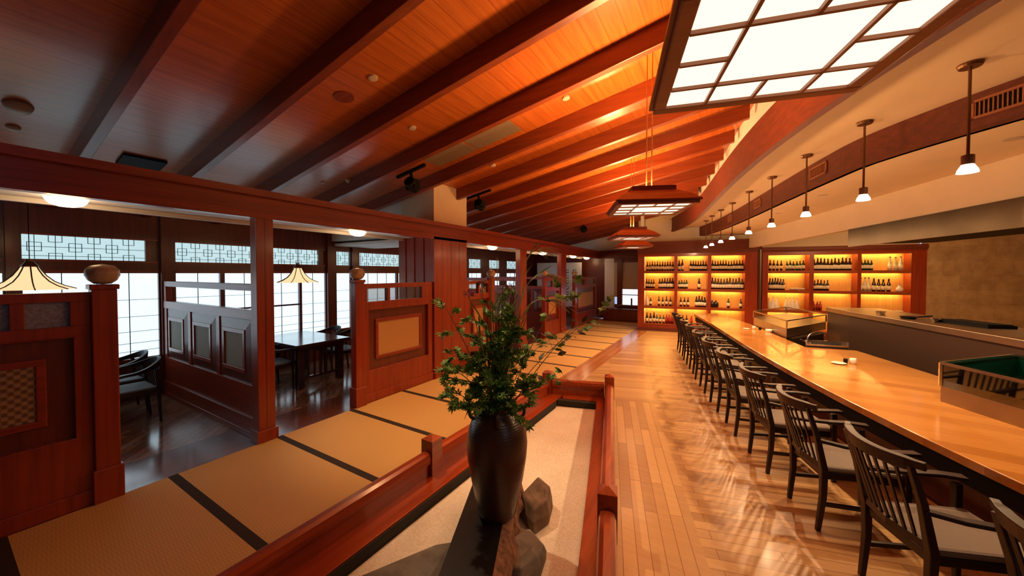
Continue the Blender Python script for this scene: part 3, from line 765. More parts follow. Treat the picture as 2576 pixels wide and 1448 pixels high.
# ------------------------------------------------------------------ sand bed with railing
P2, P3, P4 = (-2.20, 4.72), (-1.36, 4.98), (-.65, 2.35)
P5 = (P4[0]-DRX*2.65, P4[1]-DRY*2.65)
P1 = (-2.20, 2.30); P0 = (-2.20, -.6)
def build_bed():
    bed = tag(MB().prism([(-1.965, -.8), (P5[0]-.1, -.4), (-.885+.0, 2.72), (-1.44, 4.66), (-1.965, 4.48)], -.03, .004).build('sand', 'white_sand'), 'pale raked sand filling the sunken bed under the vase', 'sand', kind='stuff')
    k = thing('bed_curb', 'red wood curb with black inner edge around the sand bed', 'curb')
    def off(p, q, d):  # offset of a segment to its left
        v = (Vector(q)-Vector(p)).normalized(); n = Vector((-v.y, v.x))*d; return (p[0]+n.x, p[1]+n.y), (q[0]+n.x, q[1]+n.y)
    def strip(name, p, q, w0, w1, z0, z1, mat, up=.0):
        a, b = off(p, q, w0); c, d = off(p, q, w1)
        return MB().prism([a, b, d, c] if w0 > w1 else [c, d, b, a], z0, z1).build(name, mat, k, bevel=.004)
    strip('curb_board', P0, (P2[0], P2[1]+.1), -.225, .06, 0.0, .085, 'rail_wood')
    strip('curb_board', (P2[0]+.22, P2[1]+.07), (P3[0]-.13, P3[1]-.04), -.18, .05, .006, .086, 'rail_wood')
    strip('curb_board', P3, P5, -.17, .05, .006, .0855, 'rail_wood')
    strip('black_edge', (P0[0]+.235, P0[1]), (P2[0]+.235, P2[1]-.24), -.012, .0, .006, .083, 'pit_edge')
    strip('black_edge', (P2[0]+.24, P2[1]-.19), (P3[0]-.1, P3[1]-.32), -.012, .06, .006, .083, 'pit_edge')
    # inner strip of black pebbles against the curb
    e = MB().prism([(-1.968, -.8), (-1.945, -.8), (-1.945, 4.43), (-1.968, 4.45)], .005, .009)
    e.build('black_gap', 'pit_edge', k)
    def rail(label, p, q, ext=0):
        t = thing('railing_rail', label, 'rail', (p[0], p[1], 0), 0, 'low red rails around the sand bed')
        a = Vector((0, 0, .245)); b = Vector((q[0]-p[0], q[1]-p[1], .245)); d = (b-a).normalized(); a2 = a+d*.07; b2 = b-d*.07
        pf = [(-.048, -.045), (.048, -.045), (.056, .0), (.045, .035), (.02, .05), (-.02, .05), (-.045, .035), (-.056, 0)]
        MB().sweep([a2, b2], pf).build('top_rail', 'rail_wood', t)
        MB().sweep([a2, b2], [(-.028, -.165), (.028, -.165), (.028, -.04), (-.028, -.04)]).build('lower_board', 'rail_wood', t)
        return t
    rail('long low red rail beside the tatami, cut by the bottom of the photo', P0, P1)
    rail('low red rail from the single tatami-side post to the far bed corner, behind the vase', P1, P2)
    rail('short low red rail closing the far end of the sand bed', P2, P3)
    rail('low red rail along the oak aisle between the two aisle posts', P3, P4)
    rail('low red rail continuing along the oak aisle out of the photo bottom', P4, P5)
    def post(p, ang, label, s=.064, h=.42, z0=.07):
        m = MB().box(-s, -s, z0, s, s, h-.03)
        m.hexa([(-s, -s, h-.03), (s, -s, h-.03), (s, s, h-.03), (-s, s, h-.03), (-.01, -.01, h), (.01, -.01, h), (.01, .01, h), (-.01, .01, h)])
        o = m.build('railing_post', 'rail_wood'); o.location = (p[0], p[1], 0); o.rotation_euler = (0, 0, ang)
        tag(o, label, 'post', 'railing posts of the sand bed')
    a_ = math.atan2(DRY, DRX)-R(90)
    post(P1, 0, 'railing post standing beside the tatami just before the vase')
    post(P2, R(10), 'railing post at the far tatami corner of the sand bed')
    post(P3, a_, 'railing post at the far aisle corner of the sand bed')
    post(P4, a_, 'biggest looking railing post, beside the oak aisle next to the rocks')
build_bed()

def blob(name, pts, h, mat, z0=0.0, seed=1, cuts=2, label=None, group=None):
    rnd = random.Random(seed); m = MB(); n = len(pts)
    cx, cy = sum(p[0] for p in pts)/n, sum(p[1] for p in pts)/n
    rings = []
    for f, z in ((1, 0), (1.0, h*.45), (.82, h*.85), (.45, h)):
        rings.append([m.bm.verts.new((cx+(p[0]-cx)*f*(1+rnd.uniform(-.06, .06)), cy+(p[1]-cy)*f*(1+rnd.uniform(-.06, .06)), z0+z*(1+rnd.uniform(-.12, .12)) if z else z0)) for p in pts])
    for i in range(3):
        for j in range(n): m._f([rings[i][j], rings[i][(j+1) % n], rings[i+1][(j+1) % n], rings[i+1][j]])
    m._f(rings[0][::-1]); m._f(rings[-1])
    o = m.build(name, mat, bevel=.012)
    return tag(o, label, 'rock', group)
def build_vase():
    # plank and rocks
    d = Vector((-.41, .90)).normalized(); n = Vector((d.y, -d.x))
    c = Vector((-1.335, 1.93))
    t = thing('plank_stand', 'black lacquered plank with rough bark edge carrying the vase', 'stand', (c.x, c.y, 0), math.atan2(d.y, d.x)-R(90))
    rnd = random.Random(3)
    MB().prism([(-.165, -1.5), (.115, -1.5), (.115, .62), (.06, .64), (-.165, .50)], .20, .275).build('plank_top', 'black_lacquer', t)
    bk = MB(); L = [-1.5+.08*i for i in range(27)]
    rings = []
    for y in L:
        r_ = [(.115, .270), (.165+rnd.uniform(-.012, .018), .235), (.20+rnd.uniform(-.02, .025), .12), (.17+rnd.uniform(-.03, .02), .05), (.10, .04), (.09, .20)]
        k_ = 1 if y < .4 else max(.3, 1-(y-.4)*3)
        rings.append([bk.bm.verts.new((.115+(a-.115)*k_, y, .270-(.270-z)*k_)) for a, z in r_])
    for i in range(len(rings)-1):
        for j in range(6): bk._f([rings[i][j], rings[i][(j+1) % 6], rings[i+1][(j+1) % 6], rings[i+1][j]])
    bk._f(rings[0]); bk._f(rings[-1][::-1])
    bk.build('bark_edge', 'bark', t)
    blob('rock', [(-1.32, 2.30), (-1.12, 2.16), (-1.07, 2.33), (-1.13, 2.52), (-1.30, 2.60)], .20, 'rock', seed=4, label='jagged brown rock propping the plank, behind the vase', group='rocks under the plank')
    blob('rock', [(-1.16, 1.72), (-.99, 1.74), (-.93, 1.90), (-.95, 2.04), (-1.13, 2.16), (-1.24, 2.0)], .13, 'rock_grey', seed=5, label='flat grey brown rock on the sand beside the bark edge', group='rocks under the plank')
    blob('rock', [(-1.86, 1.22), (-1.25, 1.1), (-1.28, 1.60), (-1.46, 1.86), (-1.60, 1.72)], .10, 'rock_grey', seed=8, label='wide flat grey rock on the sand, tatami side of the plank', group='rocks under the plank')
    # vase
    V = Vector((-1.262, 1.925, .275)); global VPOS; VPOS = V
    v = thing('tall_vase', 'tall brown glazed stoneware vase standing on the black plank', 'vase', V)
    prof = [(.0, 0), (.112, 0), (.118, .012), (.125, .05), (.142, .14), (.165, .26), (.183, .38), (.188, .47), (.180, .55), (.160, .61), (.128, .655), (.108, .68), (.104, .70), (.118, .715), (.122, .722), (.112, .722), (.096, .70), (.10, .67), (.0, .60)]
    MB().lathe([(r*1.06, z) for r, z in prof], n=48).build('body', 'glazed_brown', v, smooth=True)
    for k in range(4):
        a = R(35+90*k); cx, cy = math.cos(a), math.sin(a)
        pts = [(cx*(.150+.030*math.sin(q)), cy*(.150+.030*math.sin(q)), .625+.04*(1-math.cos(q))) for q in [math.pi*i/8 for i in range(9)]]
        MB().tube(pts, .011, 8).build('lug_handle', 'glazed_brown', v, smooth=True)
build_vase()

# camera-aligned frame at the vase: R = image right, B = towards the back, both horizontal
CR = Vector((math.cos(YAW), math.sin(YAW), 0)); CB = Vector((-math.sin(YAW), math.cos(YAW), 0))
def vp(dx, dz, db=0.0):   # metres from vase mouth: across, up, back
    return VPOS+Vector((0, 0, .70))+CR*dx+CB*db+Vector((0, 0, dz))
def leaf_shape(mb, p, dirv, L, W, roll, droop=.2, kind='oval'):
    d = Vector(dirv).normalized(); s_ = d.cross(Vector((0, 0, 1)))
    if s_.length < .1: s_ = Vector((1, 0, 0))
    s_.normalize(); s_ = Matrix.Rotation(roll, 3, d) @ s_; n = s_.cross(d)
    if kind == 'maple':
        for a, f in ((0, 1), (.75, .85), (-.75, .85), (1.5, .6), (-1.5, .6)):
            q = Matrix.Rotation(a, 3, n) @ d; sd = q.cross(n).normalized()
            pts = [p, p+q*L*f*.5+sd*W*.16, p+q*L*f-n*L*droop*.3, p+q*L*f*.5-sd*W*.16]
            mb._f([mb.bm.verts.new(x) for x in pts])
    else:
        pts = [p, p+d*L*.35+s_*W*.5-n*.0, p+d*L*.75+s_*W*.35-n*L*droop*.3, p+d*L-n*L*droop*.7, p+d*L*.75-s_*W*.35-n*L*droop*.3, p+d*L*.35-s_*W*.5]
        mb._f([mb.bm.verts.new(x) for x in pts])
def bez(pts, n=12):
    P = [Vector(p) for p in pts]; out = []
    for i in range(n+1):
        t = i/n; Q = P[:]
        while len(Q) > 1: Q = [Q[j]*(1-t)+Q[j+1]*t for j in range(len(Q)-1)]
        out.append(Q[0])
    return out
def branch(label, pts, r, leaf_mat, nl, L, W, kind='maple', start=.3, spread=.08, seed=1, name='leafy_branch', cat='branch', sub=5):
    rnd = random.Random(seed); path = bez(pts, 14)
    t = thing(name, label, cat, path[0]); o0 = path[0]
    st = MB(); st.tube([p-o0 for p in path], r, 6, r*.35)
    lf = MB()
    for k in range(sub):
        i = int((start+(1-start)*k/max(1, sub-1))*13); p = path[i]
        dv = Vector((rnd.uniform(-1, 1), rnd.uniform(-1, 1), rnd.uniform(-.1, .8))).normalized()
        tw = bez([p, p+dv*spread*.8, p+dv*spread*1.6+Vector((0, 0, -.01))], 5)
        st.tube([q-o0 for q in tw], r*.4, 5, r*.2)
        for j in range(max(1, nl//sub)):
            q = tw[rnd.randint(1, 5)]; d2 = (dv+Vector((rnd.uniform(-1, 1), rnd.uniform(-1, 1), rnd.uniform(-.6, .5)))*.9).normalized()
            leaf_shape(lf, q-o0+d2*.01, d2, L*rnd.uniform(.7, 1.2), W*rnd.uniform(.8, 1.2), rnd.uniform(-1, 1), .3, kind)
    st.build('stem', 'stem', t, smooth=True); lf.build('foliage', leaf_mat, t)
    return t
def grass(label, pts, r, mat='reed', seed=1, plume=0, name='grass_stem'):
    path = bez(pts, 14); o0 = path[0]; t = thing(name, label, 'grass stem', o0, 0); rnd = random.Random(seed)
    MB().tube([p-o0 for p in path], r, 5, r*.4).build('stalk', mat, t)
    lf = MB()
    for k in range(3):
        i = 4+3*k; d = (path[i+1]-path[i]).normalized()+Vector((rnd.uniform(-.4, .4), rnd.uniform(-.4, .4), 0))
        leaf_shape(lf, path[i]-o0, d, .20, .012, rnd.uniform(-1, 1), .25)
    lf.build('blade', 'leaf_light', t)
    if plume:
        pl = MB()
        for k in range(plume):
            a = path[-1]; dv = (path[-1]-path[-4]).normalized()+Vector((rnd.uniform(-.5, .5), rnd.uniform(-.3, .3), rnd.uniform(-.5, .1)))
            q = bez([a, a+dv*.07, a+dv*.13+Vector((0, 0, -.05))], 5); pl.tube([x-o0 for x in q], .0022, 4, .001)
        pl.build('plume', 'reed', t)
    return t
def build_plants():
    m = lambda: vp(random.uniform(-.05, .05), -.12, random.uniform(-.05, .05))
    G = 'leafy branches arranged in the tall vase'
    # (tip dx, tip dz, back), leaf count ...
    B = [('maple branch reaching low toward the tatami, lowest on that side of the vase', (-.36, .10, 0), (-.16, .02, 0), 100, .055),
         ('maple branch drooping over the vase shoulder, tatami side', (-.20, -.04, -.10), (-.12, .12, -.05), 80, .055),
         ('maple branch spreading level toward the broad pillar', (-.40, .24, .04), (-.18, .18, .02), 110, .055),
         ('maple branch crossing the broad pillar at middle height', (-.33, .36, .08), (-.1, .22, .04), 80, .05),
         ('maple branch rising against the broad pillar with clustered round leaves', (-.36, .68, .05), (-.22, .30, .02), 70, .05),
         ('bushy maple branch in front of the vase mouth', (-.06, .17, -.16), (-.04, .10, -.08), 130, .055),
         ('bushy maple branch leaning over the red rail', (.20, .10, -.04), (.12, .14, 0), 110, .055),
         ('maple branch falling over the vase mouth on the sand side', (.12, -.06, -.12), (.10, .10, -.08), 80, .05),
         ('dense upright leafy branch in the middle of the bouquet', (.03, .52, -.02), (.0, .25, -.02), 150, .05),
         ('dense upright leafy branch beside the plume grasses', (.11, .58, .06), (.08, .25, .02), 140, .05),
         ('upright leafy branch on the tatami side of the middle', (-.10, .45, .02), (-.06, .2, .02), 120, .05),
         ('back leafy branch filling behind the bouquet', (-.05, .30, .16), (0, .2, .1), 120, .055),
         ('leafy branch filling behind the bouquet toward the aisle', (.20, .30, .14), (.1, .2, .1), 90, .05)]
    B += [('slender upright leafy branch rising behind the tallest grasses', (.02, .74, .03), (.0, .35, .02), 90, .045),
          ('slender upright leafy branch leaning toward the timber post', (.14, .76, .0), (.08, .35, .0), 90, .045),
          ('slender upright leafy branch before the purple flowers', (-.06, .62, -.04), (-.03, .3, -.03), 90, .045)]
    for i, (l, tip, mid, nl, L) in enumerate(B):
        nl = int(nl*1.5); L = L*.8
        b = branch(l, [m(), vp(mid[0]*.6, mid[1], mid[2]), vp((mid[0]+tip[0])/2, (mid[1]+tip[1])/2+.05, tip[2]), vp(*tip)], .004, 'leaf' if i % 2 else 'leaf_light', nl, L, .042, seed=20+i, start=.38, spread=.075, sub=9)
        b['group'] = G
    # long arching branch toward the counter
    a = branch('long thin arching branch with sparse dark leaves reaching over the tatami', [m(), vp(.16, .10, .05), vp(.40, .42, .1), vp(.60, .56, .15)], .004, 'leaf_brown', 26, .06, .03, 'oval', .45, .06, 51, sub=9); a['group'] = G
    a = branch('drooping leafy branch end over the far corner post', [m(), vp(.12, .12, .02), vp(.36, .16, .06), vp(.52, .13, .1)], .003, 'leaf', 26, .05, .03, 'oval', .5, .05, 52, sub=6); a['group'] = G
    a = branch('thin branch with round leaves reaching furthest toward the bottle cabinet', [m(), vp(.16, .22, .05), vp(.48, .52, .1), vp(.86, .66, .15)], .003, 'leaf', 34, .055, .04, 'oval', .55, .06, 53, sub=7); a['group'] = G
    a = branch('leafy branch crossing the gold panelled divider', [m(), vp(.10, .25, .05), vp(.26, .40, .08), vp(.40, .44, .1)], .003, 'leaf', 40, .05, .035, 'oval', .45, .06, 54, sub=7); a['group'] = G
    a = branch('high branch with a green leaf tuft near the far divider', [m(), vp(.16, .35, .1), vp(.36, .62, .12), vp(.56, .86, .15)], .003, 'leaf', 40, .06, .045, 'oval', .72, .07, 55, sub=6); a['group'] = G
    # upright stems
    GG = 'thin upright stems in the tall vase'; W_ = .005
    tips = [(-.16, .62, 0), (-.11, .78, .02), (-.05, .92, 0), (-.03, .70, -.04), (.0, .98, .03), (.04, .84, -.02), (.07, .66, .02), (.12, .90, .05), (.17, .78, .02), (.20, .60, 0)]
    for i, tp in enumerate(tips):
        g = grass('thin upright grass stem in the bouquet, %s from the tatami side' % ORD[i], [m(), vp(tp[0]*.4, .3, tp[2]), vp(*tp)], .0055, 'stem' if i % 2 else 'reed', 70+i); g['group'] = GG
    for i, (a_, l) in enumerate([((.26, 1.02, .05), 'tallest'), ((.32, .86, .05), 'second tallest'), ((.34, .70, .04), 'lowest')]):
        g = grass('%s silvery plume grass arching beside the timber post' % l, [m(), vp(.10, .4, .02), vp(.15, a_[1]*.9, .03), vp(.19, a_[1]+.02, .04), vp(*a_)], .0035, 'reed', 90+i, plume=14, name='plume_grass'); g['group'] = 'plume grasses in the vase'
    def thistle(label, tip, col):
        t0 = m(); path = bez([t0, vp(tip[0]*.4, .35, tip[2]), vp(*tip)], 12); t = thing('flower_stem', label, 'flower', path[0], 0, 'thistle like flowers in the vase')
        MB().tube([p-path[0] for p in path], .003, 5, .002).build('stalk', 'stem', t)
        f = MB(); q = path[-1]-path[0]; rnd = random.Random(int(tip[0]*1000)+7)
        for k in range(42):
            d = Vector((rnd.uniform(-1, 1), rnd.uniform(-1, 1), rnd.uniform(-.4, 1))).normalized(); leaf_shape(f, q+d*.008, d, .034, .006, rnd.uniform(-2, 2), .1)
        f.build('bloom', col, t)
    thistle('purple flower on a thin stem, on the pillar side of the bouquet', (-.19, .74, .02), 'petal')
    thistle('dark seed head on a thin stem above the purple flower', (-.10, .80, .0), 'leaf_brown')
    thistle('small purple flower among the grasses on the aisle side', (.08, .78, .05), 'petal')
build_plants()

# ------------------------------------------------------------------ bottle cabinets
def bottle_meshes():
    def mk(name, prof, mats, seg, n=12):
        mb = MB(); mb.lathe(prof, n=n, mats=seg); o = mb.build(name, mats, smooth=False)
        for p in o.data.polygons: p.use_smooth = True
        SC.collection.objects.unlink(o); return o
    S = {}
    pr = [(.0, 0), (.036, 0), (.037, .05), (.0375, .05), (.0375, .14), (.037, .14), (.036, .175), (.022, .205), (.014, .225), (.013, .27), (.014, .272), (.014, .305), (.0, .305)]
    S['dark'] = mk('b', pr, ['bottle_dark', 'label', 'cap'], [0, 0, 0, 1, 1, 0, 0, 0, 0, 0, 2, 2])
    S['green'] = mk('b', pr, ['bottle_green', 'label', 'foil'], [0, 0, 0, 1, 1, 0, 0, 0, 0, 0, 2, 2])
    pr2 = [(.0, 0), (.042, 0), (.043, .04), (.0435, .04), (.0435, .15), (.043, .15), (.040, .19), (.026, .235), (.017, .27), (.016, .33), (.018, .332), (.018, .36), (.0, .36)]
    S['clear'] = mk('b', pr2, ['bottle_clear', 'label', 'cap'], [0, 0, 0, 1, 1, 0, 0, 0, 0, 0, 2, 2])
    pr3 = [(.0, 0), (.055, 0), (.060, .05), (.058, .12), (.04, .20), (.024, .27), (.017, .33), (.018, .34), (.0, .345)]
    S['white'] = mk('b', pr3, ['bottle_white', 'cap'], [0, 0, 0, 0, 0, 0, 1, 1])
    S['red'] = mk('b', pr, ['bottle_red', 'label', 'foil'], [0, 0, 0, 0, 0, 0, 0, 0, 0, 0, 2, 2])
    S['tall'] = mk('b', pr2, ['bottle_dark', 'label', 'foil'], [0, 0, 0, 1, 1, 0, 0, 0, 0, 0, 2, 2])
    pj = [(.0, 0), (.06, 0), (.075, .04), (.075, .14), (.05, .17), (.03, .18), (.03, .21), (.0, .21)]
    S['jar'] = mk('b', pj, ['bottle_dark', 'cap'], [0, 0, 0, 0, 0, 1, 1])
    pb = [(.0, 0), (.03, 0), (.07, .035), (.078, .06), (.0, .062)]
    S['bowl'] = mk('b', pb, ['ceramic'], [0, 0, 0, 0], 16)
    pg = [(.0, 0), (.03, 0), (.033, .09), (.0, .088)]
    S['glass'] = mk('b', pg, ['bottle_clear'], [0, 0, 0], 12)
    pt = [(.0, 0), (.05, 0), (.075, .05), (.06, .10), (.03, .13), (.03, .18), (.035, .185), (.0, .185)]
    S['flask'] = mk('b', pt, ['ceramic', 'cap'], [0, 0, 0, 0, 0, 1, 1], 16)
    return S
DESC = {'dark': ('wine_bottle', 'dark bottle with cream label', 'bottle'), 'green': ('wine_bottle', 'green bottle with cream label', 'bottle'), 'clear': ('liquor_bottle', 'clear bottle', 'bottle'),
        'white': ('sake_bottle', 'glowing white tapering bottle', 'bottle'), 'red': ('liquor_bottle', 'red bottle', 'bottle'), 'tall': ('sake_bottle', 'tall dark bottle with cream label', 'bottle'),
        'jar': ('liquor_jar', 'squat dark jar', 'jar'), 'bowl': ('stacked_bowl', 'pale bowl', 'bowl'), 'glass': ('drinking_glass', 'small clear glass', 'glass'), 'flask': ('ceramic_flask', 'round pale flask', 'flask')}
SHZ = [1.93, 1.365, .80, .235]      # shelf top surfaces from the top
ROWN = ['top', 'second', 'third', 'lowest']
def build_cabinets():
    S = bottle_meshes()
    def cabinet(label, s0, s1, bays, ztop, cornice, rows, light_top):
        t = thing('bottle_cabinet', label, 'cabinet', wp(s0, 0, 0), WROT, 'backlit wall cabinets full of bottles')
        L = s1-s0; D = .33
        b = [(a-s0, c-s0) for a, c in bays]
        f = MB(); e = [0]+[v for q in b for v in q]+[L]
        f.box(0, 0, 0, L, D, .18).box(0, 0, ztop, L, D, cornice)
        for a, c in zip(e[::2], e[1::2]): f.box(a, 0, .18, c, D, ztop)
        f.build('carcass', 'panel_wood_z', t)
        MB().sweep([(-.02, 0, 0), (L, 0, 0)], [(0, cornice), (.05, cornice), (.05, cornice-.09), (.03, cornice-.12), (.03, ztop+.06), (0, ztop+.06)]).build('cornice', 'cornice_wood', t); MB().box(0, -.015, 0, L, 0, .1).build('plinth', 'cornice_wood', t)
        for i, (a, c) in enumerate(b):
            MB().box(a, D-.025, .18, c, D-.015, ztop).build('back_panel', 'shelf_back', t)
            for j, z in enumerate(SHZ[:rows]):
                MB().box(a, .005, z-.045, c, D-.02, z).build('shelf', 'shelf_wood', t)
                top = ztop if j == 0 else SHZ[j-1]-.045
                MB().box(a, .012, top-.035, c, .03, top).build('light_pelmet', 'shelf_wood', t)
                MB().box(a+.07, .20, top-.008, c-.07, .225, top-.002).build('light_strip', 'led_strip', t)
        return t
    LB = [(.20, 1.09), (1.17, 2.02), (2.11, 2.99)]; RB = [(3.56, 4.53), (4.63, 5.58), (5.66, 6.66)]
    cabinet('wide four-shelf bottle cabinet at the end of the aisle, four shelves high', 0, 3.30, LB, 2.42, 2.86, 4, 1)
    cabinet('backlit bottle cabinet behind the kitchen, next to the beige stone wall', 3.42, 6.95, RB, 2.40, 2.60, 4, 1)
    MB_ = tag(MB().box(-.018, -.03, 0, .018, .0, 2.55).build('steel_post', 'brushed_steel'), 'slim steel post between the two bottle cabinets', 'post'); MB_.location = wp(3.37, 0, 0); MB_.rotation_euler = (0, 0, WROT)
    wj = struct('wall_cabinet_gap', MB().box(0, .02, 0, .10, .3, 2.7), 'dark_panel_wood'); wj.location = wp(3.31, 0, 0); wj.rotation_euler = (0, 0, WROT)
    def row(cab, bay, s0, s1, shelf, items, d=.13, where=''):
        """items: (kind, fraction 0..1 in bay) list"""
        cnt = {}
        tot = {}
        for k_, _ in items: tot[k_] = tot.get(k_, 0)+1
        for k_, f in items:
            cnt[k_] = cnt.get(k_, 0)+1; nme, des, cat = DESC[k_]
            o = S[k_].copy(); o.name = nme; SC.collection.objects.link(o)
            x, y = wp(s0+(s1-s0)*f, d+random.uniform(-.01, .015)); o.location = (x, y, SHZ[shelf]+.001)
            s_ = random.uniform(.94, 1.05); o.scale = (s_, s_, s_); o.rotation_euler = (0, 0, random.uniform(0, 6))
            pos = '' if tot[k_] == 1 else ORD[cnt[k_]-1]+' from the left, '
            tag(o, '%s, %s%s bay, %s shelf, %s' % (des, pos, bay, ROWN[shelf], cab), cat, 'bottles and ware on the backlit shelves')
    def sp(k, n, a, b): return [(k, a+(b-a)*i/max(1, n-1)) for i in range(n)]
    A = 'aisle cabinet'; K = 'kitchen cabinet'
    row(A, 'first', *LB[0], 0, sp('dark', 11, .10, .95)); row(A, 'first', *LB[0], 1, sp('dark', 4, .08, .32)+sp('tall', 6, .52, .95))
    row(A, 'first', *LB[0], 2, [('white', .10), ('green', .22)]+sp('dark', 4, .5, .88)); row(A, 'first', *LB[0], 3, sp('tall', 3, .1, .34)+sp('green', 3, .44, .66)+sp('red', 3, .76, .94))
    row(A, 'middle', *LB[1], 0, sp('tall', 2, .07, .18)+sp('dark', 7, .46, .95)); row(A, 'middle', *LB[1], 1, sp('green', 4, .08, .33)+[('tall', .74)])
    row(A, 'middle', *LB[1], 2, sp('dark', 3, .14, .38)+sp('tall', 4, .66, .93)); row(A, 'middle', *LB[1], 3, sp('dark', 3, .08, .34)+sp('red', 3, .5, .9))
    row(A, 'last', *LB[2], 0, sp('dark', 12, .06, .95)); row(A, 'last', *LB[2], 1, sp('tall', 11, .06, .95))
    row(A, 'last', *LB[2], 2, sp('jar', 2, .06, .17)+[('green', .55), ('dark', .92)])
    row(K, 'first', *RB[0], 0, sp('dark', 4, .08, .36)+sp('green', 6, .50, .90)); row(K, 'first', *RB[0], 1, sp('tall', 6, .09, .42)+sp('bowl', 3, .62, .88))
    row(K, 'first', *RB[0], 2, sp('white', 3, .07, .27)+sp('white', 4, .50, .76))
    row(K, 'middle', *RB[1], 0, sp('tall', 11, .05, .88)); row(K, 'middle', *RB[1], 1, sp('dark', 5, .07, .38)); row(K, 'middle', *RB[1], 2, sp('red', 3, .06, .22))
    row(K, 'last', *RB[2], 0, sp('green', 4, .06, .26)+sp('clear', 3, .64, .86)); row(K, 'last', *RB[2], 1, sp('clear', 3, .05, .22)+sp('tall', 4, .32, .62)+[('flask', .84)])
    row(K, 'last', *RB[2], 2, sp('glass', 5, .04, .3)+[('bowl', .85)])
    bx = tag(MB().box(-.15, -.04, 0, .15, .04, .05).build('serving_tray', 'bottle_green'), 'low dark green tray on the kitchen cabinet shelf', 'tray'); bx.location = wp(6.16, .13, SHZ[2]+.001); bx.rotation_euler = (0, 0, WROT)
build_cabinets()

# ------------------------------------------------------------------ kitchen side
def build_kitchen():
    # island under the hood
    Lf = [(1.75, 8.95), (1.88, 8.17), (2.29, 6.55), (2.545, 5.50), (2.87, 4.4), (3.3, 3.2)]
    isl = thing('kitchen_island', 'long dark fronted kitchen counter with steel top under the hood', 'kitchen counter')
    MB().prism(Lf+[(p[0]+.75, p[1]+.15) for p in Lf[::-1]], 0, 1.12).build('cabinet_body', 'dark_steel', isl)
    MB().prism([(p[0]-.03, p[1]) for p in Lf]+[(p[0]+.78, p[1]+.15) for p in Lf[::-1]], 1.12, 1.20).build('steel_top', 'brushed_steel', isl, bevel=.006)
    for i, (x, y) in enumerate([(2.46, 5.85), (2.29, 6.55), (2.66, 5.1)]):
        pass
    hood = thing('range_hood', 'long brushed steel extractor hood below the white bulkhead', 'extractor hood')
    a = [(1.86, 8.17), (2.28, 6.55), (2.525, 5.54), (2.85, 4.4), (3.3, 3.1)]
    MB().prism([(p[0]-.012, p[1]-.004) for p in a]+[(p[0]+.02, p[1]+.01) for p in a[::-1]], 2.30, 2.6).build('front_band', 'hood_steel', hood)
    MB().prism([(p[0]+.02, p[1]+.02) for p in a]+[(p[0]+1.05, p[1]+.12) for p in a[::-1]], 2.36, 2.62).build('canopy_box', 'dark_steel', hood)
    MB().prism([(p[0]+.02, p[1]+.03) for p in a]+[(p[0]+1.03, p[1]+.12) for p in a[::-1]], 2.34, 2.36).build('grease_filter', 'black', hood)
    def dark_item(nm_, l, cat, mb, mat, loc, rz=0):
        o = mb.build(nm_, mat); o.location = loc; o.rotation_euler = (0, 0, rz); return tag(o, l, cat)
    dark_item('griddle_plate', 'dark flat griddle plate on the steel kitchen counter', 'griddle', MB().box(-.3, -.14, 0, .3, .14, .035).box(-.28, -.12, .035, .28, .12, .045), 'black', (2.72, 6.75, 1.20), R(-70))
    pan = thing('frying_pan', 'small black frying pan on the steel kitchen counter', 'pan', (2.30, 7.25, 1.2))
    MB().lathe([(.0, 0), (.07, 0), (.09, .03), (.085, .03), (.068, .006), (.0, .005)], n=20).build('body', 'black', pan, smooth=True)
    MB().tube([(.085, 0, .025), (.24, .02, .05)], .009, 8).build('handle', 'black', pan)
    for i, (x, y) in enumerate([(2.15, 7.75), (2.2, 7.9), (2.45, 6.95)]):
        o = dark_item('steel_bowl', 'small steel bowl on the kitchen counter, %s from the camera' % ORD[2-i], 'bowl', MB().lathe([(.0, 0), (.03, 0), (.06, .04), (.056, .04), (.0, .008)], n=16), 'steel', (x, y, 1.2)); o['group'] = 'steel bowls on the kitchen counter'
    # display case at the far part
    A, B, C, D = (.60, 9.35), (1.357, 10.9), (1.80, 9.30), (.977, 7.74)
    def case(label, q, zb, zg, zt, steel, gl, loc=None):
        t = thing('glass_display_case', label, 'display case')
        MB().prism(q, zb, zg).build('steel_base', steel, t, bevel=.005)
        g = MB()
        for i in range(4): g.quad((*q[i], zg), (*q[(i+1) % 4], zg), (*q[(i+1) % 4], zt), (*q[i], zt))
        g.build('glass_panes', gl, t)
        r = MB()
        for i in range(4): r.bar((*q[i], zt), (*q[(i+1) % 4], zt), .022, .022, up=(0, 0, 1)); r.box(q[i][0]-.011, q[i][1]-.011, zg, q[i][0]+.011, q[i][1]+.011, zt)
        r.build('steel_rim', 'steel', t)
        if gl == 'green_glass':
            ins = [(q[0][0]+.03, q[0][1]-.03), (q[1][0]+.02, q[1][1]+.02), (q[2][0]-.02, q[2][1]+.02), (q[3][0], q[3][1]-.04)]; li = MB()
            for i in range(4): li.quad((*ins[i], zg), (*ins[(i+1) % 4], zg), (*ins[(i+1) % 4], zt-.03), (*ins[i], zt-.03))
            li.build('inner_lining', 'glass_green', t)
        return t
    case('far glass display case beyond the faucet on the bar counter', [A, D, C, B], .7201, .88, 1.02, 'brushed_steel', 'clear_glass')
    body = tag(MB().prism([(1.07, 7.76), (1.66, 8.72), (1.52, 8.85), (1.0, 7.98)], 0, .715).build('service_cabinet', 'dark_steel', bevel=.006), 'dark steel cabinet side below the far glass display case', 'cabinet')
    A, D = (1.667, 4.60), (2.24, 3.32)
    case('big green glass display case on the counter at the photo edge', [A, D, (2.97, 3.72), (2.45, 5.42)], .7201, .86, 1.06, 'brushed_steel', 'green_glass')
    # sink and faucet
    sk = thing('hand_sink', 'small dark steel hand sink behind the counter by the faucet', 'sink')
    q = [(1.13, 6.98), (1.62, 7.08), (1.72, 7.48), (1.18, 7.40)]
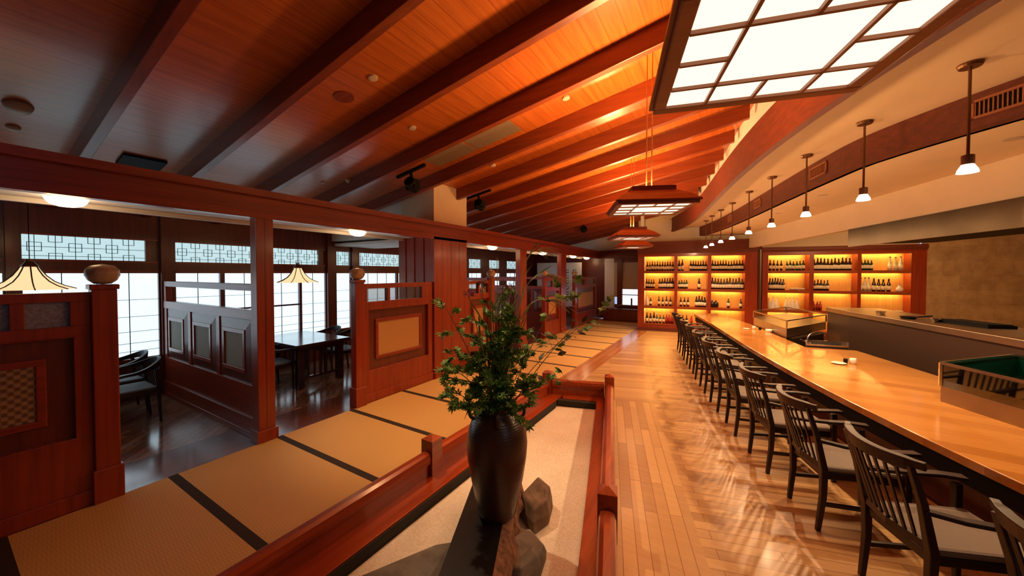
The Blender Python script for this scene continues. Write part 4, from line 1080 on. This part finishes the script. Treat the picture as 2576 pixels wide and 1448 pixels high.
    MB().prism(q, 0, .74).build('cabinet_body', 'dark_steel', sk); MB().prism([(1.2, 7.06), (1.56, 7.13), (1.62, 7.40), (1.24, 7.34)], .74, .745).build('basin', 'black', sk)
    r = MB()
    for i in range(4): r.bar((*q[i], .75), (*q[(i+1) % 4], .75), .02, .02, up=(0, 0, 1))
    r.build('steel_rim', 'steel', sk)
    fc = thing('gooseneck_faucet', 'chrome faucet rising behind the counter near the far display case', 'faucet', (1.17, 7.20, .75))
    MB().tube(bez([(0, 0, 0), (.0, .0, .14), (.03, .02, .17), (.2, .10, .19), (.26, .14, .17), (.27, .14, .10)], 14), .012, 8).build('spout', 'steel', fc, smooth=True)
    MB().tube([(-.02, 0, 0), (-.09, -.03, .05)], .009, 8).build('lever', 'steel', fc)
    # little things on the counter
    def plate(l, x, y, s=.075):
        o = MB().lathe([(.0, 0), (s*.55, 0), (s, .012), (s*.97, .015), (s*.5, .006), (.0, .005)], n=24).build('small_plate', 'ceramic', smooth=True); o.location = (x, y, .7205); tag(o, l, 'plate', 'small white plates on the counter')
    def cup(l, x, y, r=.03, h=.065, mat='ceramic'):
        o = MB().lathe([(.0, 0), (r*.9, 0), (r, h*.5), (r, h), (r*.88, h), (r*.85, .01), (.0, .008)], n=20).build('small_cup', mat, smooth=True); o.location = (x, y, .7205); tag(o, l, 'cup', 'small cups on the counter')
    plate('small white plate on the open middle part of the counter', 1.262, 5.86); cup('white cup next to the plate on the counter middle', 1.41, 5.93, .032, .07); cup('small black cup between the white plate and cup', 1.35, 5.97, .022, .05, 'black')
    plate('white plate by the far glass display case', .43, 8.55, .06); cup('white cup by the far glass display case', .56, 8.62, .03, .06); cup('dark cup by the far glass display case', .66, 8.60, .025, .05, 'black'); cup('pale bowl by the far glass display case', .78, 8.35, .055, .05)
    # vents on the inner fascia
    for i, (y, hw) in enumerate([(4.25, .22), (5.95, .20), (8.15, .18), (10.0, .16)]):
        p = curve(b2x, y-.01, y+.01, 2, -.055)[1]; d = (b2x(y+.02)-b2x(y-.02))/.04
        t = thing('fascia_vent', 'rectangular slotted air vent on the inner curved fascia, %s from the camera' % ORD[i], 'vent', (p[0], p[1], 3.165), math.atan2(1, d)-R(180), 'air vents on the curved fascia')
        fr = MB().box(-hw, -.012, -.075, hw, .0, -.055).box(-hw, -.012, .055, hw, 0, .075).box(-hw, -.012, -.075, -hw+.02, 0, .075).box(hw-.02, -.012, -.075, hw, 0, .075)
        fr.build('frame', 'lantern_wood', t); sl = MB(); n = int(hw*2/.025)
        for k in range(n): sl.box(-hw+.02+k*.025, -.006, -.055, -hw+.028+k*.025, 0, .055)
        sl.build('slats', 'lantern_wood', t); MB().box(-hw+.02, .002, -.055, hw-.02, .004, .055).build('dark_opening', 'black', t)
        t.rotation_euler = (0, 0, math.atan2(1, d)+R(180))
build_kitchen()

# ------------------------------------------------------------------ small ceiling fittings
def build_fittings():
    tilt = -math.atan(SL)
    def on_ceiling(o, x, y, dz=0): o.location = (x, y, cz(x)-dz); o.rotation_euler = (0, tilt, 0); return o
    dl = [(-2.84, 2.21, 'small recessed spotlight on the red ceiling boards, second bay'), (-3.25, 3.09, 'bright small spotlight on the boards above the vase'), (-1.60, 3.92, 'small spotlight on the boards nearest the big lantern'), (-3.24, 4.83, 'small spotlight on the boards just past the ceiling grille'),
          (-1.9, 1.25, 'small spotlight at the very top of the ceiling boards'), (-2.6, 5.6, 'faint small spotlight past the grille bays'), (-2.2, 7.2, 'faint spotlight on the far ceiling boards'), (.1, 6.1, 'round white spotlight near the white drum wall')]
    t = thing('ceiling_spotlight', '', 'spotlight', (0, 0, 0), 0, 'small spotlights in the board ceiling')
    MB().lathe([(.0, -.012), (.022, -.012), (.0, -.01)], n=14).build('bulb', 'downlight_bulb', t)
    MB().lathe([(.024, -.02), (.042, -.016), (.045, 0), (.024, 0)], n=18).build('trim_ring', 'detector_white', t)
    for i, (x, y, l) in enumerate(dl):
        o = t if i == 0 else copy_tree(t); on_ceiling(o, x, y); o['label'] = l
    sm = thing('smoke_detector', '', 'smoke detector', (0, 0, 0), 0, 'round detectors on the ceiling')
    MB().lathe([(.0, -.05), (.045, -.045), (.06, -.02), (.065, 0), (.0, 0)], n=20).build('body', 'detector_white', sm, smooth=True)
    for i, (x, y, l, s_) in enumerate([(-5.16, .45, 'brown round detector on the dark boards near the near lintel', 1.3), (-5.62, .46, 'small pale sensor below the brown detector', .7), (-5.0, 3.45, 'round white detector just above the lintel', 1), (-5.3, 3.2, 'tiny white sensor beside the round detector', .5)]):
        o = sm if i == 0 else copy_tree(sm); on_ceiling(o, x, y); o['label'] = l; o.scale = (s_, s_, s_)
    sp_ = thing('ceiling_speaker', 'flush round speaker grille on the red boards', 'speaker'); on_ceiling(sp_, -3.27, 2.2)
    MB().lathe([(.0, -.006), (.075, -.006), (.085, 0), (.0, 0)], n=28).build('cover', 'vent_grey', sp_)
    MB().lathe([(.082, -.01), (.095, -.008), (.095, 0), (.082, 0)], n=28).build('ring', 'rafter_wood', sp_)
    for i, (x0, x1, y, l) in enumerate([(-3.80, -3.08, 3.97, 'grey ceiling grille farther from the lantern, beside its twin'), (-3.05, -2.33, 3.97, 'grey ceiling grille nearer the lantern, beside its twin')]):
        o = MB().box(-(x1-x0)/2, -.21, -.012, (x1-x0)/2, .21, 0).build('ceiling_grille', 'vent_grey'); on_ceiling(o, (x0+x1)/2, y-.02); tag(o, l, 'grille', 'grey ceiling grilles')
    o = MB().box(-.16, -.18, -.03, .16, .18, 0).build('ceiling_slot_vent', 'black'); on_ceiling(o, -5.85, 1.35); tag(o, 'black slot vent low on the dark boards above the lintel', 'vent')
    tr = thing('track_spotlight', '', 'spotlight', (0, 0, 0), 0, 'black track spotlights')
    MB().box(-.16, -.012, -.02, .16, .012, 0).build('track', 'black', tr); MB().tube([(0, 0, -.02), (0, 0, -.09)], .012, 8).build('stem', 'black', tr)
    MB().lathe([(.0, -.06), (.035, -.055), (.045, .06), (.038, .062), (.03, .0), (.0, .0)], n=16).build('head', 'black', tr, loc=(0, 0, -.13)).rotation_euler = (R(70), 0, R(20))
    MB().box(-.05, -.03, -.16, .05, .03, -.09).build('bracket', 'black', tr)
    for i, (x, y, l) in enumerate([(-4.18, 3.93, 'black track spotlight before the cream pillar top'), (-4.22, 5.75, 'black track spotlight just behind the cream pillar top'), (-3.9, 11.0, 'tiny black track spotlight at the far end of the ceiling')]):
        o = tr if i == 0 else copy_tree(tr); o.location = (x, y, cz(x)-.0); o['label'] = l; o.rotation_euler = (0, tilt, 0); o.scale = (1.9,)*3
    for i, (x, y, l) in enumerate([(2.17, 4.9, 'flush round downlight nearest the camera in the kitchen ceiling'), (1.28, 6.95, 'flush round downlight in the middle of the kitchen ceiling'), (.92, 8.6, 'flush round downlight farthest in the kitchen ceiling')]):
        o = MB().lathe([(.0, -.004), (.05, -.004), (.062, -.001), (.062, 0), (.0, 0)], n=20).build('kitchen_downlight', 'detector_white'); o.location = (x, y, 3.019); tag(o, l, 'downlight', 'kitchen ceiling downlights')
build_fittings()

# ------------------------------------------------------------------ accent lights from the ceiling spots
def accents():
    S = lambda p, a, e, sz=55, c=WARM2: lamp('spot_light', 'SPOT', p, e, c, aim=a, size=.03, spot=sz, blend=.8)
    S((-2.84, 2.21, cz(-2.84)-.04), (-1.0, 2.3, 0), 210, 44, (1, .70, .40))
    S((-2.84, 2.30, cz(-2.84)-.04), (-3.1, 3.4, 0), 210, 60)
    S((-3.25, 3.09, cz(-3.25)-.04), (-3.5, 2.0, 0), 30, 70)
    S((-1.90, 1.25, cz(-1.9)-.04), (-1.35, 2.6, 0), 25, 45)
    S((-1.60, 3.92, cz(-1.6)-.04), (-1.5, 2.3, 0), 70, 40)
    S((-3.24, 4.83, cz(-3.24)-.04), (-3.3, 6.0, 0), 90, 70)
    S((-2.2, 7.2, cz(-2.2)-.04), (-3.2, 8.6, 0), 90, 70)
    S((-2.6, 5.6, cz(-2.6)-.04), (-3.9, 4.2, .8), 110, 60)
    S((.1, 6.1, cz(.1)-.04), (-.8, 7.2, 0), 120, 80)
    lamp('kitchen_light', 'AREA', (3.4, 7.6, 3.0), 25, WARM2, aim=(3.4, 7.6, 0), size=.8)
    lamp('kitchen_light', 'AREA', (3.2, 10.5, 3.0), 75, WARM2, aim=(3.4, 12.0, 1.5), size=.6)
accents()
